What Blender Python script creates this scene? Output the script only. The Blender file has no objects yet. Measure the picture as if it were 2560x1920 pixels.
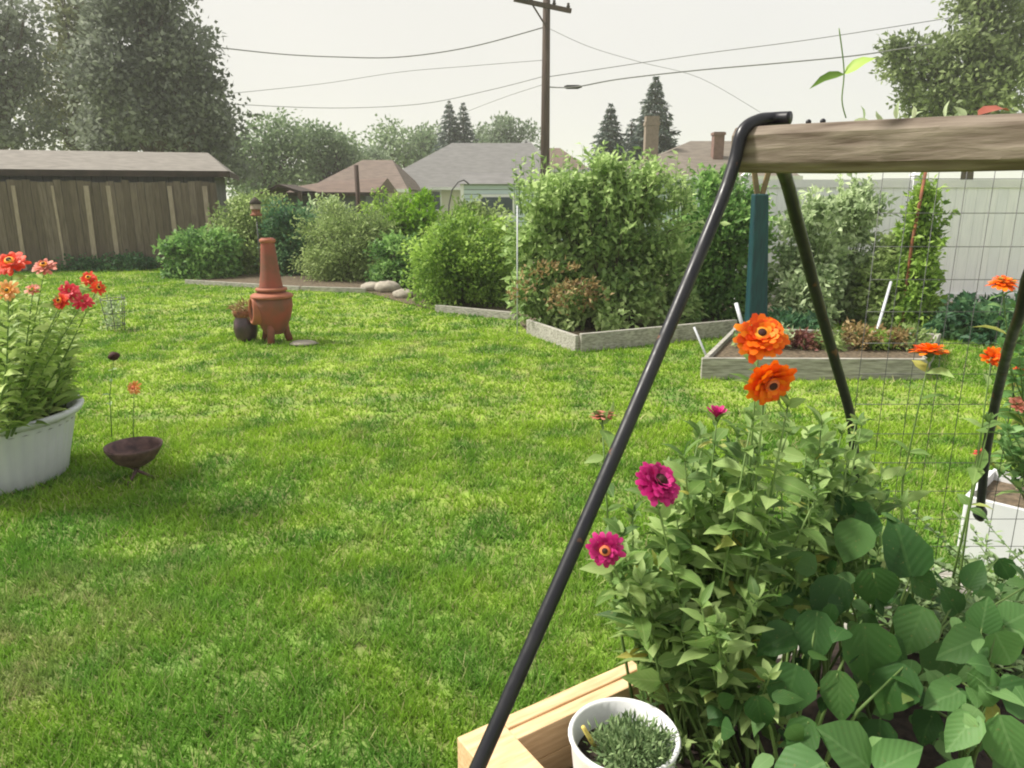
import bpy, math, random
import numpy as np
from mathutils import Vector, Matrix
S = bpy.context.scene
COL = S.collection
R = math.radians
random.seed(5); rng = np.random.default_rng(11)

# ------------------------------------------------------------------ camera, sky, sun, exposure
CAM_H, F, PITCH = 1.55, 740.0, R(14.25)
cam = bpy.data.cameras.new('camera'); camo = bpy.data.objects.new('camera', cam); COL.objects.link(camo)
camo.location = (0, 0, CAM_H); camo.rotation_euler = (math.pi/2 - PITCH, 0, 0)
cam.sensor_width = 36; cam.lens = F/1024*36; cam.clip_start = 0.05; cam.clip_end = 2000
S.camera = camo
W = bpy.data.worlds.new('World'); S.world = W; W.use_nodes = True
wn = W.node_tree; bgn = wn.nodes['Background']
SUN_EL, SUN_AZ = R(50), R(-82)          # azimuth measured from +Y towards +X
sky = wn.nodes.new('ShaderNodeTexSky'); sky.sky_type = 'NISHITA'; sky.sun_disc = False
sky.sun_elevation = SUN_EL; sky.sun_rotation = SUN_AZ; sky.dust_density = 8; sky.air_density = 1.5
hs = wn.nodes.new('ShaderNodeHueSaturation'); hs.inputs['Saturation'].default_value = 0.25
mx = wn.nodes.new('ShaderNodeMix'); mx.data_type = 'RGBA'; mx.inputs[0].default_value = 0.93
wn.links.new(sky.outputs[0], hs.inputs['Color']); wn.links.new(hs.outputs[0], mx.inputs[6])
mx.inputs[7].default_value = (4.65, 4.55, 4.38, 1)
tc = wn.nodes.new('ShaderNodeTexCoord'); nz = wn.nodes.new('ShaderNodeTexNoise'); nz.inputs['Scale'].default_value = 1.6; nz.inputs['Detail'].default_value = 4
wn.links.new(tc.outputs['Generated'], nz.inputs['Vector'])
sx = wn.nodes.new('ShaderNodeSeparateXYZ'); wn.links.new(tc.outputs['Generated'], sx.inputs[0])
rx = wn.nodes.new('ShaderNodeValToRGB'); wn.links.new(sx.outputs[0], rx.inputs[0])
rx.color_ramp.elements[0].color = (1.0, 1.0, .985, 1); rx.color_ramp.elements[1].color = (.985, 1.0, 1.02, 1); rx.color_ramp.elements[1].position = .6
rn_ = wn.nodes.new('ShaderNodeValToRGB'); wn.links.new(nz.outputs['Fac'], rn_.inputs[0])
rn_.color_ramp.elements[0].position = .3; rn_.color_ramp.elements[0].color = (.93, .935, .94, 1); rn_.color_ramp.elements[1].position = .7; rn_.color_ramp.elements[1].color = (1.02, 1.015, 1.01, 1)
ma = wn.nodes.new('ShaderNodeMix'); ma.data_type = 'RGBA'; ma.blend_type = 'MULTIPLY'; ma.inputs[0].default_value = 1; wn.links.new(mx.outputs[2], ma.inputs[6]); wn.links.new(rx.outputs[0], ma.inputs[7])
mb_ = wn.nodes.new('ShaderNodeMix'); mb_.data_type = 'RGBA'; mb_.blend_type = 'MULTIPLY'; mb_.inputs[0].default_value = 1; wn.links.new(ma.outputs[2], mb_.inputs[6]); wn.links.new(rn_.outputs[0], mb_.inputs[7])
wn.links.new(mb_.outputs[2], bgn.inputs[0]); bgn.inputs[1].default_value = 0.0950
sun = bpy.data.lights.new('sun', 'SUN'); sun.energy = 3.1; sun.angle = R(11); sun.color = (1, .95, .86)
suno = bpy.data.objects.new('sun', sun); COL.objects.link(suno)
sd = Vector((math.sin(SUN_AZ)*math.cos(SUN_EL), math.cos(SUN_AZ)*math.cos(SUN_EL), math.sin(SUN_EL)))
suno.rotation_euler = sd.to_track_quat('Z', 'Y').to_euler()
S.view_settings.view_transform = 'Standard'; S.view_settings.look = 'None'
S.view_settings.exposure = 1.05; S.view_settings.gamma = 1
S.render.engine = 'CYCLES'
S.cycles.filter_width = 2.0
S.cycles.max_bounces = 6; S.cycles.transparent_max_bounces = 6

# ------------------------------------------------------------------ helpers
cp, sp = math.cos(PITCH), math.sin(PITCH)
def ray(px, py):
    x = (px-512)/F; u = (384-py)/F
    return Vector((x, cp+u*sp, -sp+u*cp))
def at(px, py, Y):
    r = ray(px, py); return Vector((0, 0, CAM_H)) + r*(Y/r.y)
def G(px, py, z=0.0):
    r = ray(px, py); return Vector((0, 0, CAM_H)) + r*((z-CAM_H)/r.z)

def tag(o, label=None, cat=None, group=None, kind=None):
    if label: o['label'] = label
    if cat: o['category'] = cat
    if group: o['group'] = group
    if kind: o['kind'] = kind
    return o
def thing(name, label, cat, loc=(0, 0, 0), group=None):
    o = bpy.data.objects.new(name, None); COL.objects.link(o); o.location = loc
    o.empty_display_size = .2
    return tag(o, label, cat, group)
def link(name, me, mat, parent=None, label=None):
    me.materials.append(mat)
    o = bpy.data.objects.new(name, me); COL.objects.link(o)
    if parent is not None:
        o.parent = parent
        w = Vector((0, 0, 0)); p = parent
        while p is not None: w += p.location; p = p.parent
        o.location = -w                       # meshes are written in world coordinates
    if label: o['label'] = label
    return o
class MB:
    def __init__(s): s.v = []; s.f = []; s.sm = []
    def add(s, vs, fs, smooth=False):
        b = len(s.v); s.v += [tuple(x) for x in vs]
        for f in fs: s.f.append([b+i for i in f]); s.sm.append(smooth)
    def box(s, c, size, rz=0, rx=0, ry=0, top=1.0):
        c = Vector(c); M = Matrix.Rotation(rz, 3, 'Z') @ Matrix.Rotation(rx, 3, 'X') @ Matrix.Rotation(ry, 3, 'Y')
        vs = []
        for k in (-.5, .5):
            q = top if k > 0 else 1
            for i, j in ((-.5, -.5), (.5, -.5), (.5, .5), (-.5, .5)):
                vs.append(c + M @ Vector((i*size[0]*q, j*size[1]*q, k*size[2])))
        s.add(vs, [(3,2,1,0), (4,5,6,7), (0,1,5,4), (1,2,6,5), (2,3,7,6), (3,0,4,7)]); return s
    def bar(s, a, b, w, h, up=(0, 0, 1)):
        """rectangular board from a to b, w across, h along up"""
        a = Vector(a); b = Vector(b); d = (b-a).normalized(); up = Vector(up); sd_ = d.cross(up).normalized(); up2 = sd_.cross(d).normalized()
        vs = []
        for p in (a, b):
            for i, j in ((-.5, -.5), (.5, -.5), (.5, .5), (-.5, .5)): vs.append(p + sd_*w*i + up2*h*j)
        s.add(vs, [(0,1,2,3), (7,6,5,4), (0,4,5,1), (1,5,6,2), (2,6,7,3), (3,7,4,0)]); return s
    def tube(s, pts, r, n=8, cap=True):
        pts = [Vector(p) for p in pts]; rs = r if isinstance(r, (list, tuple)) else [r]*len(pts)
        prev = None; base = []
        for i, p in enumerate(pts):
            d = (pts[min(i+1, len(pts)-1)] - pts[max(i-1, 0)]).normalized()
            if prev is None: a = d.orthogonal().normalized()
            else: a = (prev - d*prev.dot(d)).normalized()
            prev = a; b = d.cross(a)
            base += [p + (a*math.cos(2*math.pi*k/n) + b*math.sin(2*math.pi*k/n))*rs[i] for k in range(n)]
        fs = []
        for i in range(len(pts)-1):
            for k in range(n): fs.append((i*n+k, i*n+(k+1) % n, (i+1)*n+(k+1) % n, (i+1)*n+k))
        if cap: fs += [tuple(reversed(range(n))), tuple(range((len(pts)-1)*n, len(pts)*n))]
        s.add(base, fs, True); return s
    def lathe(s, c, prof, n=32, rib=None, tilt=None, ang=None):
        """prof = [(r, z)], rib = (count, depth)"""
        c = Vector(c); vs = []; fs = []
        for r_, z in prof:
            for k in range(n):
                t = 2*math.pi*k/n; rr = r_
                if rib and r_ > .02: rr = r_*(1 + rib[1]*math.cos(rib[0]*t))
                p = Vector((rr*math.cos(t), rr*math.sin(t), z))
                if tilt is not None: p = tilt @ p
                vs.append(c + p)
        for i in range(len(prof)-1):
            for k in range(n): fs.append((i*n+k, i*n+(k+1) % n, (i+1)*n+(k+1) % n, (i+1)*n+k))
        s.add(vs, fs, True); return s
    def ball(s, c, r, sq=1.0, n=10, m=6, jit=0.0):
        c = Vector(c); prof = []
        vs = []; fs = []
        for i in range(m+1):
            ph = math.pi*i/m
            for k in range(n):
                t = 2*math.pi*k/n; j = 1+random.uniform(-jit, jit)
                rr = r if not isinstance(r, (list, tuple)) else 1
                rx_, ry_, rz_ = (r, r, r*sq) if not isinstance(r, (list, tuple)) else r
                vs.append(c + Vector((rx_*math.sin(ph)*math.cos(t)*j, ry_*math.sin(ph)*math.sin(t)*j, -rz_*math.cos(ph)*j)))
        for i in range(m):
            for k in range(n): fs.append((i*n+k, i*n+(k+1) % n, (i+1)*n+(k+1) % n, (i+1)*n+k))
        s.add(vs, fs, True); return s
    def build(s, name, mat, parent=None, label=None, bevel=0):
        me = bpy.data.meshes.new(name); me.from_pydata(s.v, [], s.f)
        me.polygons.foreach_set('use_smooth', s.sm); me.update()
        o = link(name, me, mat, parent, label)
        if bevel:
            m = o.modifiers.new('bevel', 'BEVEL'); m.width = bevel; m.segments = 2; m.limit_method = 'ANGLE'; m.angle_limit = R(40)
        return o

# leaf templates: (along, across, lift) and faces
TPL = {
 'tri': ([(0,-.5,0), (0,.5,0), (1,0,0)], [(0,1,2)]),
 'dia': ([(0,0,0), (.42,-.5,.06), (1,0,-.05), (.42,.5,.06)], [(0,1,2,3)]),
 'fold': ([(0,0,0), (.4,-.5,.12), (1,0,-.1), (.4,.5,.12), (.45,0,0)], [(0,1,4), (1,2,4), (2,3,4), (3,0,4)]),
 'leaf': ([(0,0,0), (.14,-.32,.05), (.14,.32,.05), (.2,0,.0), (.4,-.5,.06), (.4,.5,.06), (.42,0,-.01), (.7,-.34,0), (.7,.34,0), (.7,0,-.07), (1,0,-.22)],
          [(0,1,3), (0,3,2), (1,4,6,3), (3,6,5,2), (4,7,9,6), (6,9,8,5), (7,10,9), (9,10,8)]),
 'pine': ([(0,-.5,0), (0,.5,0), (.6,.35,-.1), (1,0,-.3), (.6,-.35,-.1)], [(0,1,2,3,4)]),
}
def leaves(name, P, D, N, L, Wd, mat, parent=None, tpl='dia', label=None, rnd=None):
    P = np.asarray(P, float); D = np.asarray(D, float); N = np.asarray(N, float); n = len(P)
    D /= np.linalg.norm(D, axis=1)[:, None]+1e-9
    N = N - D*np.sum(N*D, axis=1)[:, None]; N /= np.linalg.norm(N, axis=1)[:, None]+1e-9
    Sd = np.cross(D, N)
    L = np.broadcast_to(L, n); Wd = np.broadcast_to(Wd, n)
    T, Fc = TPL[tpl]; T = np.array(T); k = len(T)
    V = (P[:, None, :] + T[None, :, 0, None]*(D*L[:, None])[:, None, :] + T[None, :, 1, None]*(Sd*Wd[:, None])[:, None, :]
         + T[None, :, 2, None]*(N*L[:, None])[:, None, :]).reshape(-1, 3)
    me = bpy.data.meshes.new(name)
    flat = np.concatenate([np.array(f) for f in Fc]); lens = np.array([len(f) for f in Fc])
    idx = (flat[None, :] + (np.arange(n)*k)[:, None]).reshape(-1)
    lt = np.tile(lens, n); ls = np.concatenate([[0], np.cumsum(lt)[:-1]])
    me.vertices.add(n*k); me.vertices.foreach_set('co', V.reshape(-1).astype(np.float32))
    me.loops.add(len(idx)); me.loops.foreach_set('vertex_index', idx.astype(np.int32))
    me.polygons.add(len(lt)); me.polygons.foreach_set('loop_start', ls.astype(np.int32)); me.polygons.foreach_set('loop_total', lt.astype(np.int32))
    me.update(calc_edges=True)
    a = me.attributes.new('rnd', 'FLOAT', 'POINT')
    r_ = rng.random(n) if rnd is None else rnd
    a.data.foreach_set('value', np.repeat(r_, k).astype(np.float32))
    b = me.attributes.new('along', 'FLOAT', 'POINT'); b.data.foreach_set('value', np.tile(T[:, 0], n).astype(np.float32))
    c_ = me.attributes.new('across', 'FLOAT', 'POINT'); c_.data.foreach_set('value', np.tile(T[:, 1], n).astype(np.float32))
    if k > 4: me.polygons.foreach_set('use_smooth', [True]*len(lt))
    me.validate()
    return link(name, me, mat, parent, label)

# ------------------------------------------------------------------ materials
def newmat(name):
    m = bpy.data.materials.new(name); m.use_nodes = True; nt = m.node_tree
    return m, nt, nt.nodes['Principled BSDF']
def noise(nt, scale, detail=4, vec=None, dist=0, stretch=None):
    n = nt.nodes.new('ShaderNodeTexNoise'); n.inputs['Scale'].default_value = scale; n.inputs['Detail'].default_value = detail
    n.inputs['Distortion'].default_value = dist
    g = nt.nodes.new('ShaderNodeNewGeometry')
    src = g.outputs['Position']
    if stretch:
        mp = nt.nodes.new('ShaderNodeMapping'); mp.inputs['Scale'].default_value = stretch[:3]
        if len(stretch) > 3:
            mp.vector_type = 'TEXTURE'; mp.inputs['Rotation'].default_value = (0, 0, stretch[3]); mp.inputs['Scale'].default_value = [1/q for q in stretch[:3]]
        nt.links.new(src, mp.inputs[0]); src = mp.outputs[0]
    nt.links.new(src, n.inputs['Vector'])
    return n.outputs['Fac']
def ramp(nt, fac, stops):
    r = nt.nodes.new('ShaderNodeValToRGB'); el = r.color_ramp.elements
    while len(el) < len(stops): el.new(.5)
    for e, (p, c) in zip(el, stops): e.position = p; e.color = (*c, 1)
    nt.links.new(fac, r.inputs[0]); return r.outputs[0]
def mixc(nt, a, b, fac, mode='MIX'):
    m = nt.nodes.new('ShaderNodeMix'); m.data_type = 'RGBA'; m.blend_type = mode
    for s, i in ((fac, 0), (a, 6), (b, 7)):
        if hasattr(s, 'is_output'): nt.links.new(s, m.inputs[i])
        else: m.inputs[i].default_value = s if i == 0 else (*s, 1)
    return m.outputs[2]
def bump(nt, bs, h, st=.4, d=.01):
    b = nt.nodes.new('ShaderNodeBump'); b.inputs['Strength'].default_value = st; b.inputs['Distance'].default_value = d
    nt.links.new(h, b.inputs['Height']); nt.links.new(b.outputs[0], bs.inputs['Normal'])
def plain(name, c1, c2=None, scale=8, rough=.7, stretch=None, metal=0, bst=0, spec=.4):
    m, nt, bs = newmat(name); c2 = c2 or tuple(x*.7 for x in c1)
    f = noise(nt, scale, 6, stretch=stretch)
    nt.links.new(ramp(nt, f, [(.3, c2), (.68, c1)]), bs.inputs['Base Color'])
    bs.inputs['Roughness'].default_value = rough; bs.inputs['Metallic'].default_value = metal
    bs.inputs['Specular IOR Level'].default_value = spec
    if bst: bump(nt, bs, f, bst)
    return m
def foliage(name, dark, mid, light, nscale=2.0, trans=.3, rough=.55, veins=False, tint=None):
    m, nt, bs = newmat(name)
    at_ = nt.nodes.new('ShaderNodeAttribute'); at_.attribute_name = 'rnd'
    n1 = noise(nt, nscale, 3)
    ad = nt.nodes.new('ShaderNodeMath'); ad.operation = 'MULTIPLY_ADD'; ad.inputs[1].default_value = .55
    sc = nt.nodes.new('ShaderNodeMath'); sc.operation = 'MULTIPLY'; sc.inputs[1].default_value = .5
    nt.links.new(n1, sc.inputs[0]); nt.links.new(at_.outputs['Fac'], ad.inputs[0]); nt.links.new(sc.outputs[0], ad.inputs[2])
    c = ramp(nt, ad.outputs[0], [(.2, dark), (.5, mid), (.8, light)])
    if veins:
        old = ramp(nt, at_.outputs['Fac'], [(.95, (0,)*3), (.985, (.8,)*3)])
        c = mixc(nt, c, (.55, .47, .10), old)
        spots = ramp(nt, noise(nt, 120, 3), [(.66, (0,)*3), (.72, (.5,)*3)])
        c = mixc(nt, c, (.30, .24, .09), spots)
        al = nt.nodes.new('ShaderNodeAttribute'); al.attribute_name = 'along'
        ac = nt.nodes.new('ShaderNodeAttribute'); ac.attribute_name = 'across'
        ab = nt.nodes.new('ShaderNodeMath'); ab.operation = 'ABSOLUTE'; nt.links.new(ac.outputs['Fac'], ab.inputs[0])
        su = nt.nodes.new('ShaderNodeMath'); su.operation = 'SUBTRACT'; nt.links.new(al.outputs['Fac'], su.inputs[0]); nt.links.new(ab.outputs[0], su.inputs[1])
        ml = nt.nodes.new('ShaderNodeMath'); ml.operation = 'MULTIPLY'; ml.inputs[1].default_value = 42; nt.links.new(su.outputs[0], ml.inputs[0])
        sn = nt.nodes.new('ShaderNodeMath'); sn.operation = 'SINE'; nt.links.new(ml.outputs[0], sn.inputs[0])
        mr = nt.nodes.new('ShaderNodeMath'); mr.operation = 'LESS_THAN'; mr.inputs[1].default_value = .03; nt.links.new(ab.outputs[0], mr.inputs[0])
        f2 = nt.nodes.new('ShaderNodeMapRange'); f2.inputs[1].default_value = .55; f2.inputs[2].default_value = 1; nt.links.new(sn.outputs[0], f2.inputs[0])
        mxx = nt.nodes.new('ShaderNodeMath'); mxx.operation = 'MAXIMUM'; mxx.inputs[0].default_value = 0; nt.links.new(mr.outputs[0], mxx.inputs[1])
        m3 = nt.nodes.new('ShaderNodeMath'); m3.operation = 'MULTIPLY'; m3.inputs[1].default_value = .15; nt.links.new(mxx.outputs[0], m3.inputs[0])
        c = mixc(nt, c, (min(1, light[0]*1.5), min(1, light[1]*1.35), light[2]*1.6), m3.outputs[0])
        bump(nt, bs, sn.outputs[0], .13, .002)
    nt.links.new(c, bs.inputs['Base Color']); bs.inputs['Roughness'].default_value = rough
    bs.inputs['Specular IOR Level'].default_value = .35
    tr = nt.nodes.new('ShaderNodeBsdfTranslucent'); nt.links.new(c, tr.inputs[0])
    ms = nt.nodes.new('ShaderNodeMixShader'); ms.inputs[0].default_value = trans
    out = nt.nodes['Material Output']
    nt.links.new(bs.outputs[0], ms.inputs[1]); nt.links.new(tr.outputs[0], ms.inputs[2]); nt.links.new(ms.outputs[0], out.inputs[0])
    return m
def grassmat(name, blades=True):
    m, nt, bs = newmat(name)
    big = noise(nt, .55, 4, dist=.6); med = noise(nt, 2.6, 4); sml = noise(nt, 11, 2)
    c = ramp(nt, big, [(.34, (.21, .41, .045)), (.50, (.36, .57, .055)), (.66, (.45, .66, .09))])
    c = mixc(nt, c, (.10, .28, .045), ramp(nt, med, [(.36, (.8,)*3), (.56, (0,)*3)]))
    c = mixc(nt, c, (.62, .54, .28), ramp(nt, noise(nt, 1.25, 5, dist=1.0), [(.60, (0,)*3), (.78, (.5,)*3)]))
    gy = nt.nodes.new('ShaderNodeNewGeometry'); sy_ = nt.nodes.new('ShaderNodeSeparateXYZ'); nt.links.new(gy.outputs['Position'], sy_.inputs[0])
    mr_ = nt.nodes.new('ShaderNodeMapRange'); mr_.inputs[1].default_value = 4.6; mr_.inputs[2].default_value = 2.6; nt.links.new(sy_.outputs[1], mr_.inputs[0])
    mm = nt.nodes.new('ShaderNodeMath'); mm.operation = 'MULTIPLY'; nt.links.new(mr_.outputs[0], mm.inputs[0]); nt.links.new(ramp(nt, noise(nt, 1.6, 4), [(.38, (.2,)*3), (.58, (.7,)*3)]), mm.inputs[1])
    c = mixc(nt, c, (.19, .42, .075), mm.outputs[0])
    for (wx, wy, wr) in ((-1.75, 2.45, .55), (-1.75, 1.9, .45)):
        vd = nt.nodes.new('ShaderNodeVectorMath'); vd.operation = 'DISTANCE'; nt.links.new(gy.outputs['Position'], vd.inputs[0]); vd.inputs[1].default_value = (wx, wy, 0)
        m1 = nt.nodes.new('ShaderNodeMapRange'); m1.inputs[1].default_value = wr; m1.inputs[2].default_value = wr*.2; nt.links.new(vd.outputs['Value'], m1.inputs[0])
        m2 = nt.nodes.new('ShaderNodeMath'); m2.operation = 'MULTIPLY'; nt.links.new(m1.outputs[0], m2.inputs[0]); nt.links.new(ramp(nt, noise(nt, 5, 5), [(.42, (0,)*3), (.66, (.7,)*3)]), m2.inputs[1])
        c = mixc(nt, c, (.56, .48, .28), m2.outputs[0])
    if blades:
        at_ = nt.nodes.new('ShaderNodeAttribute'); at_.attribute_name = 'rnd'
        c = mixc(nt, c, ramp(nt, at_.outputs['Fac'], [(0, (.40, .46, .34)), (.35, (.72, .74, .62)), (.8, (1, 1, .9)), (1, (1.0, .98, .8))]), .7, 'MULTIPLY')
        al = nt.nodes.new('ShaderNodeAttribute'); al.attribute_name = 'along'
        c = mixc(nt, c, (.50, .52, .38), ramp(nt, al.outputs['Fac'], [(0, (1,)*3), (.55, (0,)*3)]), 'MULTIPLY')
        c = mixc(nt, c, (.62, .55, .30), ramp(nt, at_.outputs['Fac'], [(.93, (0,)*3), (.96, (.75,)*3)]))
    else:
        c = mixc(nt, c, (.16, .13, .07), ramp(nt, sml, [(.3, (.8,)*3), (.7, (.35,)*3)]))
    nt.links.new(c, bs.inputs['Base Color']); bs.inputs['Roughness'].default_value = .8; bs.inputs['Specular IOR Level'].default_value = .12
    if blades:
        tr = nt.nodes.new('ShaderNodeBsdfTranslucent'); nt.links.new(c, tr.inputs[0])
        ms = nt.nodes.new('ShaderNodeMixShader'); ms.inputs[0].default_value = .35
        nt.links.new(bs.outputs[0], ms.inputs[1]); nt.links.new(tr.outputs[0], ms.inputs[2]); nt.links.new(ms.outputs[0], nt.nodes['Material Output'].inputs[0])
    return m
def planks(name, c1, c2, c3, width, axis='X', rough=.8, gap=.06):
    """boards along the other axis; each board its own tone, dark joints"""
    m, nt, bs = newmat(name)
    g = nt.nodes.new('ShaderNodeNewGeometry'); sx = nt.nodes.new('ShaderNodeSeparateXYZ'); nt.links.new(g.outputs['Position'], sx.inputs[0])
    dv = nt.nodes.new('ShaderNodeMath'); dv.operation = 'DIVIDE'; dv.inputs[1].default_value = width
    nt.links.new(sx.outputs[axis], dv.inputs[0])
    fl = nt.nodes.new('ShaderNodeMath'); fl.operation = 'FLOOR'; nt.links.new(dv.outputs[0], fl.inputs[0])
    fr = nt.nodes.new('ShaderNodeMath'); fr.operation = 'FRACT'; nt.links.new(dv.outputs[0], fr.inputs[0])
    wn_ = nt.nodes.new('ShaderNodeTexWhiteNoise'); wn_.noise_dimensions = '1D'; nt.links.new(fl.outputs[0], wn_.inputs['W'])
    c = ramp(nt, g.outputs['Random Per Island'] if gap == 0 else wn_.outputs['Value'], [(0, c1), (.5, c2), (1, c3)])
    st = (14, 14, 1.2) if axis != 'Z' else (1.2, 1.2, 14)
    kk = .9 if c1[0] > .4 else .5
    c = mixc(nt, c, tuple(x*kk for x in c1), ramp(nt, noise(nt, 3, 6, stretch=st), [(.4, (0,)*3), (.75, (.8,)*3)]))
    j = nt.nodes.new('ShaderNodeMath'); j.operation = 'LESS_THAN'; j.inputs[1].default_value = gap; nt.links.new(fr.outputs[0], j.inputs[0])
    c = mixc(nt, c, (.03, .028, .025), j.outputs[0])
    nt.links.new(c, bs.inputs['Base Color']); bs.inputs['Roughness'].default_value = rough
    return m

M = {}
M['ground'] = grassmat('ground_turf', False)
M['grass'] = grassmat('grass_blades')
M['soil'] = plain('dark_soil', (.045, .030, .022), (.012, .008, .007), 40, .95, bst=.8)
M['mulch'] = plain('mulch', (.17, .125, .08), (.04, .032, .02), 26, .95, bst=.8)
M['black'] = plain('black_metal', (.008, .008, .013), (.004, .004, .007), 30, .32, spec=.3)
_m, _nt, _bs = newmat('black_tube'); _n = noise(_nt, 28, 6); _n2 = noise(_nt, 9, 4)
_c = mixc(_nt, (.007, .007, .012), (.020, .019, .022), ramp(_nt, _n2, [(.45, (0,)*3), (.7, (.8,)*3)]))
_c = mixc(_nt, _c, (.14, .060, .030), ramp(_nt, _n, [(.66, (0,)*3), (.72, (.8,)*3)]))
_nt.links.new(_c, _bs.inputs['Base Color']); _nt.links.new(ramp(_nt, _n, [(.3, (.28,)*3), (.7, (.6,)*3)]), _bs.inputs['Roughness']); _bs.inputs['Specular IOR Level'].default_value = .4
bump(_nt, _bs, _n, .25, .001); M['black'] = _m
M['beam'] = plain('weathered_beam', (.24, .195, .155), (.09, .062, .045), 7, .8, stretch=(1.0, 9, 9, R(-45)), bst=.6)
M['lumber'] = plain('new_lumber', (.80, .56, .33), (.60, .38, .20), 7, .65, stretch=(1.4, 12, 12, R(33)), bst=.2)
M['oldboard'] = plain('weathered_board', (.46, .44, .39), (.20, .19, .16), 6, .85, stretch=(1.4, 6, 10, 0), bst=.4)
M['stone'] = plain('pale_stone', (.42, .38, .31), (.22, .19, .16), 12, .85, bst=.5)
M['fencewood'] = planks('fence_boards', (.10, .074, .058), (.135, .102, .080), (.185, .145, .118), .145, gap=0)
M['palewood'] = plain('pale_batten', (.37, .30, .25), (.25, .20, .16), 6, .8, stretch=(8, 8, 1, 0))
M['shedwall'] = planks('shed_siding', (.085, .085, .092), (.105, .105, .112), (.13, .13, .135), .3)
M['shedroof'] = plain('shed_roofing', (.235, .215, .19), (.15, .135, .12), 3.5, .9, stretch=(1, 3, 3, 0))
M['fascia'] = plain('dark_fascia', (.065, .045, .035), (.03, .022, .018), 4, .8)
M['white'] = plain('white_paint', (.80, .80, .80), (.66, .67, .69), 3, .55)
M['vinyl'] = planks('white_vinyl', (.84, .86, .90), (.87, .88, .91), (.90, .91, .93), .15, gap=0)
M['plastic'] = plain('white_plastic', (.62, .63, .68), (.52, .53, .58), 5, .45)
M['terra'] = plain('terracotta', (.30, .070, .048), (.15, .070, .045), 5, .7, bst=.2)
M['terra_light'] = plain('terracotta_band', (.38, .13, .07), (.28, .09, .05), 10, .7)
M['matte_black'] = plain('matte_black', (.015, .010, .010), None, 10, .95)
M['darkpot'] = plain('dark_glaze', (.085, .040, .060), (.030, .018, .025), 12, .35, spec=.6)
M['rust'] = plain('rusty_metal', (.30, .11, .05), (.12, .045, .03), 20, .8)
M['purplerust'] = plain('weathered_iron', (.17, .095, .09), (.055, .030, .035), 22, .6)
M['teal'] = plain('teal_paint', (.008, .062, .068), (.004, .030, .042), 8, .55, stretch=(6, 6, .8, 0))
M['polewood'] = plain('pole_wood', (.085, .055, .042), (.045, .030, .025), 5, .85, stretch=(6, 6, .5, 0))
M['bark'] = plain('bark', (.12, .09, .065), (.045, .035, .028), 9, .9, stretch=(4, 4, 1, 0))
M['wire'] = plain('grey_wire', (.12, .12, .12), None, 10, .5, metal=.5)
M['cable'] = plain('cable', (.22, .22, .22), None, 10, .7)
M['roofgrey'] = plain('grey_shingle', (.185, .18, .175), (.135, .13, .128), 2.2, .9, stretch=(1, 1, 6, 0))
M['roofbrown'] = plain('brown_shingle', (.19, .145, .12), (.12, .09, .075), 2.5, .9, stretch=(1, 1, 6, 0))
M['roofred'] = plain('red_shingle', (.17, .12, .095), (.11, .08, .065), 3.0, .9, stretch=(1, 1, 6, 0))
M['rooftan'] = plain('tan_shingle', (.20, .17, .14), (.13, .11, .09), 2.5, .9, stretch=(1, 1, 6, 0))
M['cream'] = plain('cream_siding', (.62, .60, .50), (.54, .52, .43), 2, .7)
M['bluewall'] = planks('pale_blue_siding', (.50, .60, .66), (.54, .64, .69), (.58, .67, .70), .16, axis='Z', gap=.12)
M['greywall'] = plain('grey_wall', (.15, .165, .185), (.11, .12, .135), 3, .8)
M['glass'] = plain('window_glass', (.06, .08, .10), None, 3, .1)
M['brick'] = plain('chimney_brick', (.27, .215, .17), (.19, .15, .12), 8, .85)
M['redbrick'] = plain('red_chimney_brick', (.22, .135, .11), (.16, .095, .08), 8, .85)
M['stem'] = plain('green_stem', (.17, .26, .07), (.09, .16, .04), 15, .6)
M['stem_brown'] = plain('brown_stem', (.22, .15, .07), (.12, .09, .05), 15, .7)
M['tag_yellow'] = plain('yellow_stick', (.62, .50, .13), None, 10, .6)
M['pine'] = foliage('spruce_needles', (0.049, 0.074, 0.07), (0.101, 0.137, 0.12), (0.202, 0.237, 0.194), .8, 0.45)
M['tree_grey'] = foliage('grey_green_crown', (0.073, 0.088, 0.065), (0.173, 0.2, 0.149), (0.38, 0.414, 0.335), .45, 0.45)
M['tree_olive'] = foliage('olive_crown', (0.101, 0.115, 0.054), (0.196, 0.216, 0.101), (0.317, 0.344, 0.182), .5, 0.35)
M['tree_mid'] = foliage('mid_green_crown', (0.088, 0.135, 0.074), (0.203, 0.284, 0.149), (0.365, 0.459, 0.257), .4, 0.35)
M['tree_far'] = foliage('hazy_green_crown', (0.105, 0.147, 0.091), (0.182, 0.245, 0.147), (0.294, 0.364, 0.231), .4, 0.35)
M['tree_right'] = foliage('ash_crown', (0.075, 0.108, 0.047), (0.192, 0.25, 0.103), (0.384, 0.467, 0.208), .7, 0.45)
M['bush_a'] = foliage('dark_shrub_leaves', (0.047, 0.117, 0.034), (0.156, 0.312, 0.078), (0.39, 0.608, 0.187), 2.2, 0.45)
M['bush_b'] = foliage('olive_shrub_leaves', (0.094, 0.143, 0.051), (0.257, 0.358, 0.114), (0.486, 0.601, 0.243), 2.0, 0.45)
M['bush_c'] = foliage('fresh_shrub_leaves', (0.069, 0.152, 0.025), (0.24, 0.392, 0.063), (0.481, 0.67, 0.152), 2.0, 0.45)
M['bush_l'] = foliage('lime_shrub_leaves', (.080, .20, .010), (.20, .40, .02), (.34, .56, .05), 3.0, .35)
M['bush_v'] = foliage('vine_leaves', (0.094, 0.18, 0.053), (0.296, 0.437, 0.14), (0.655, 0.811, 0.359), 1.6, 0.45)
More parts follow.
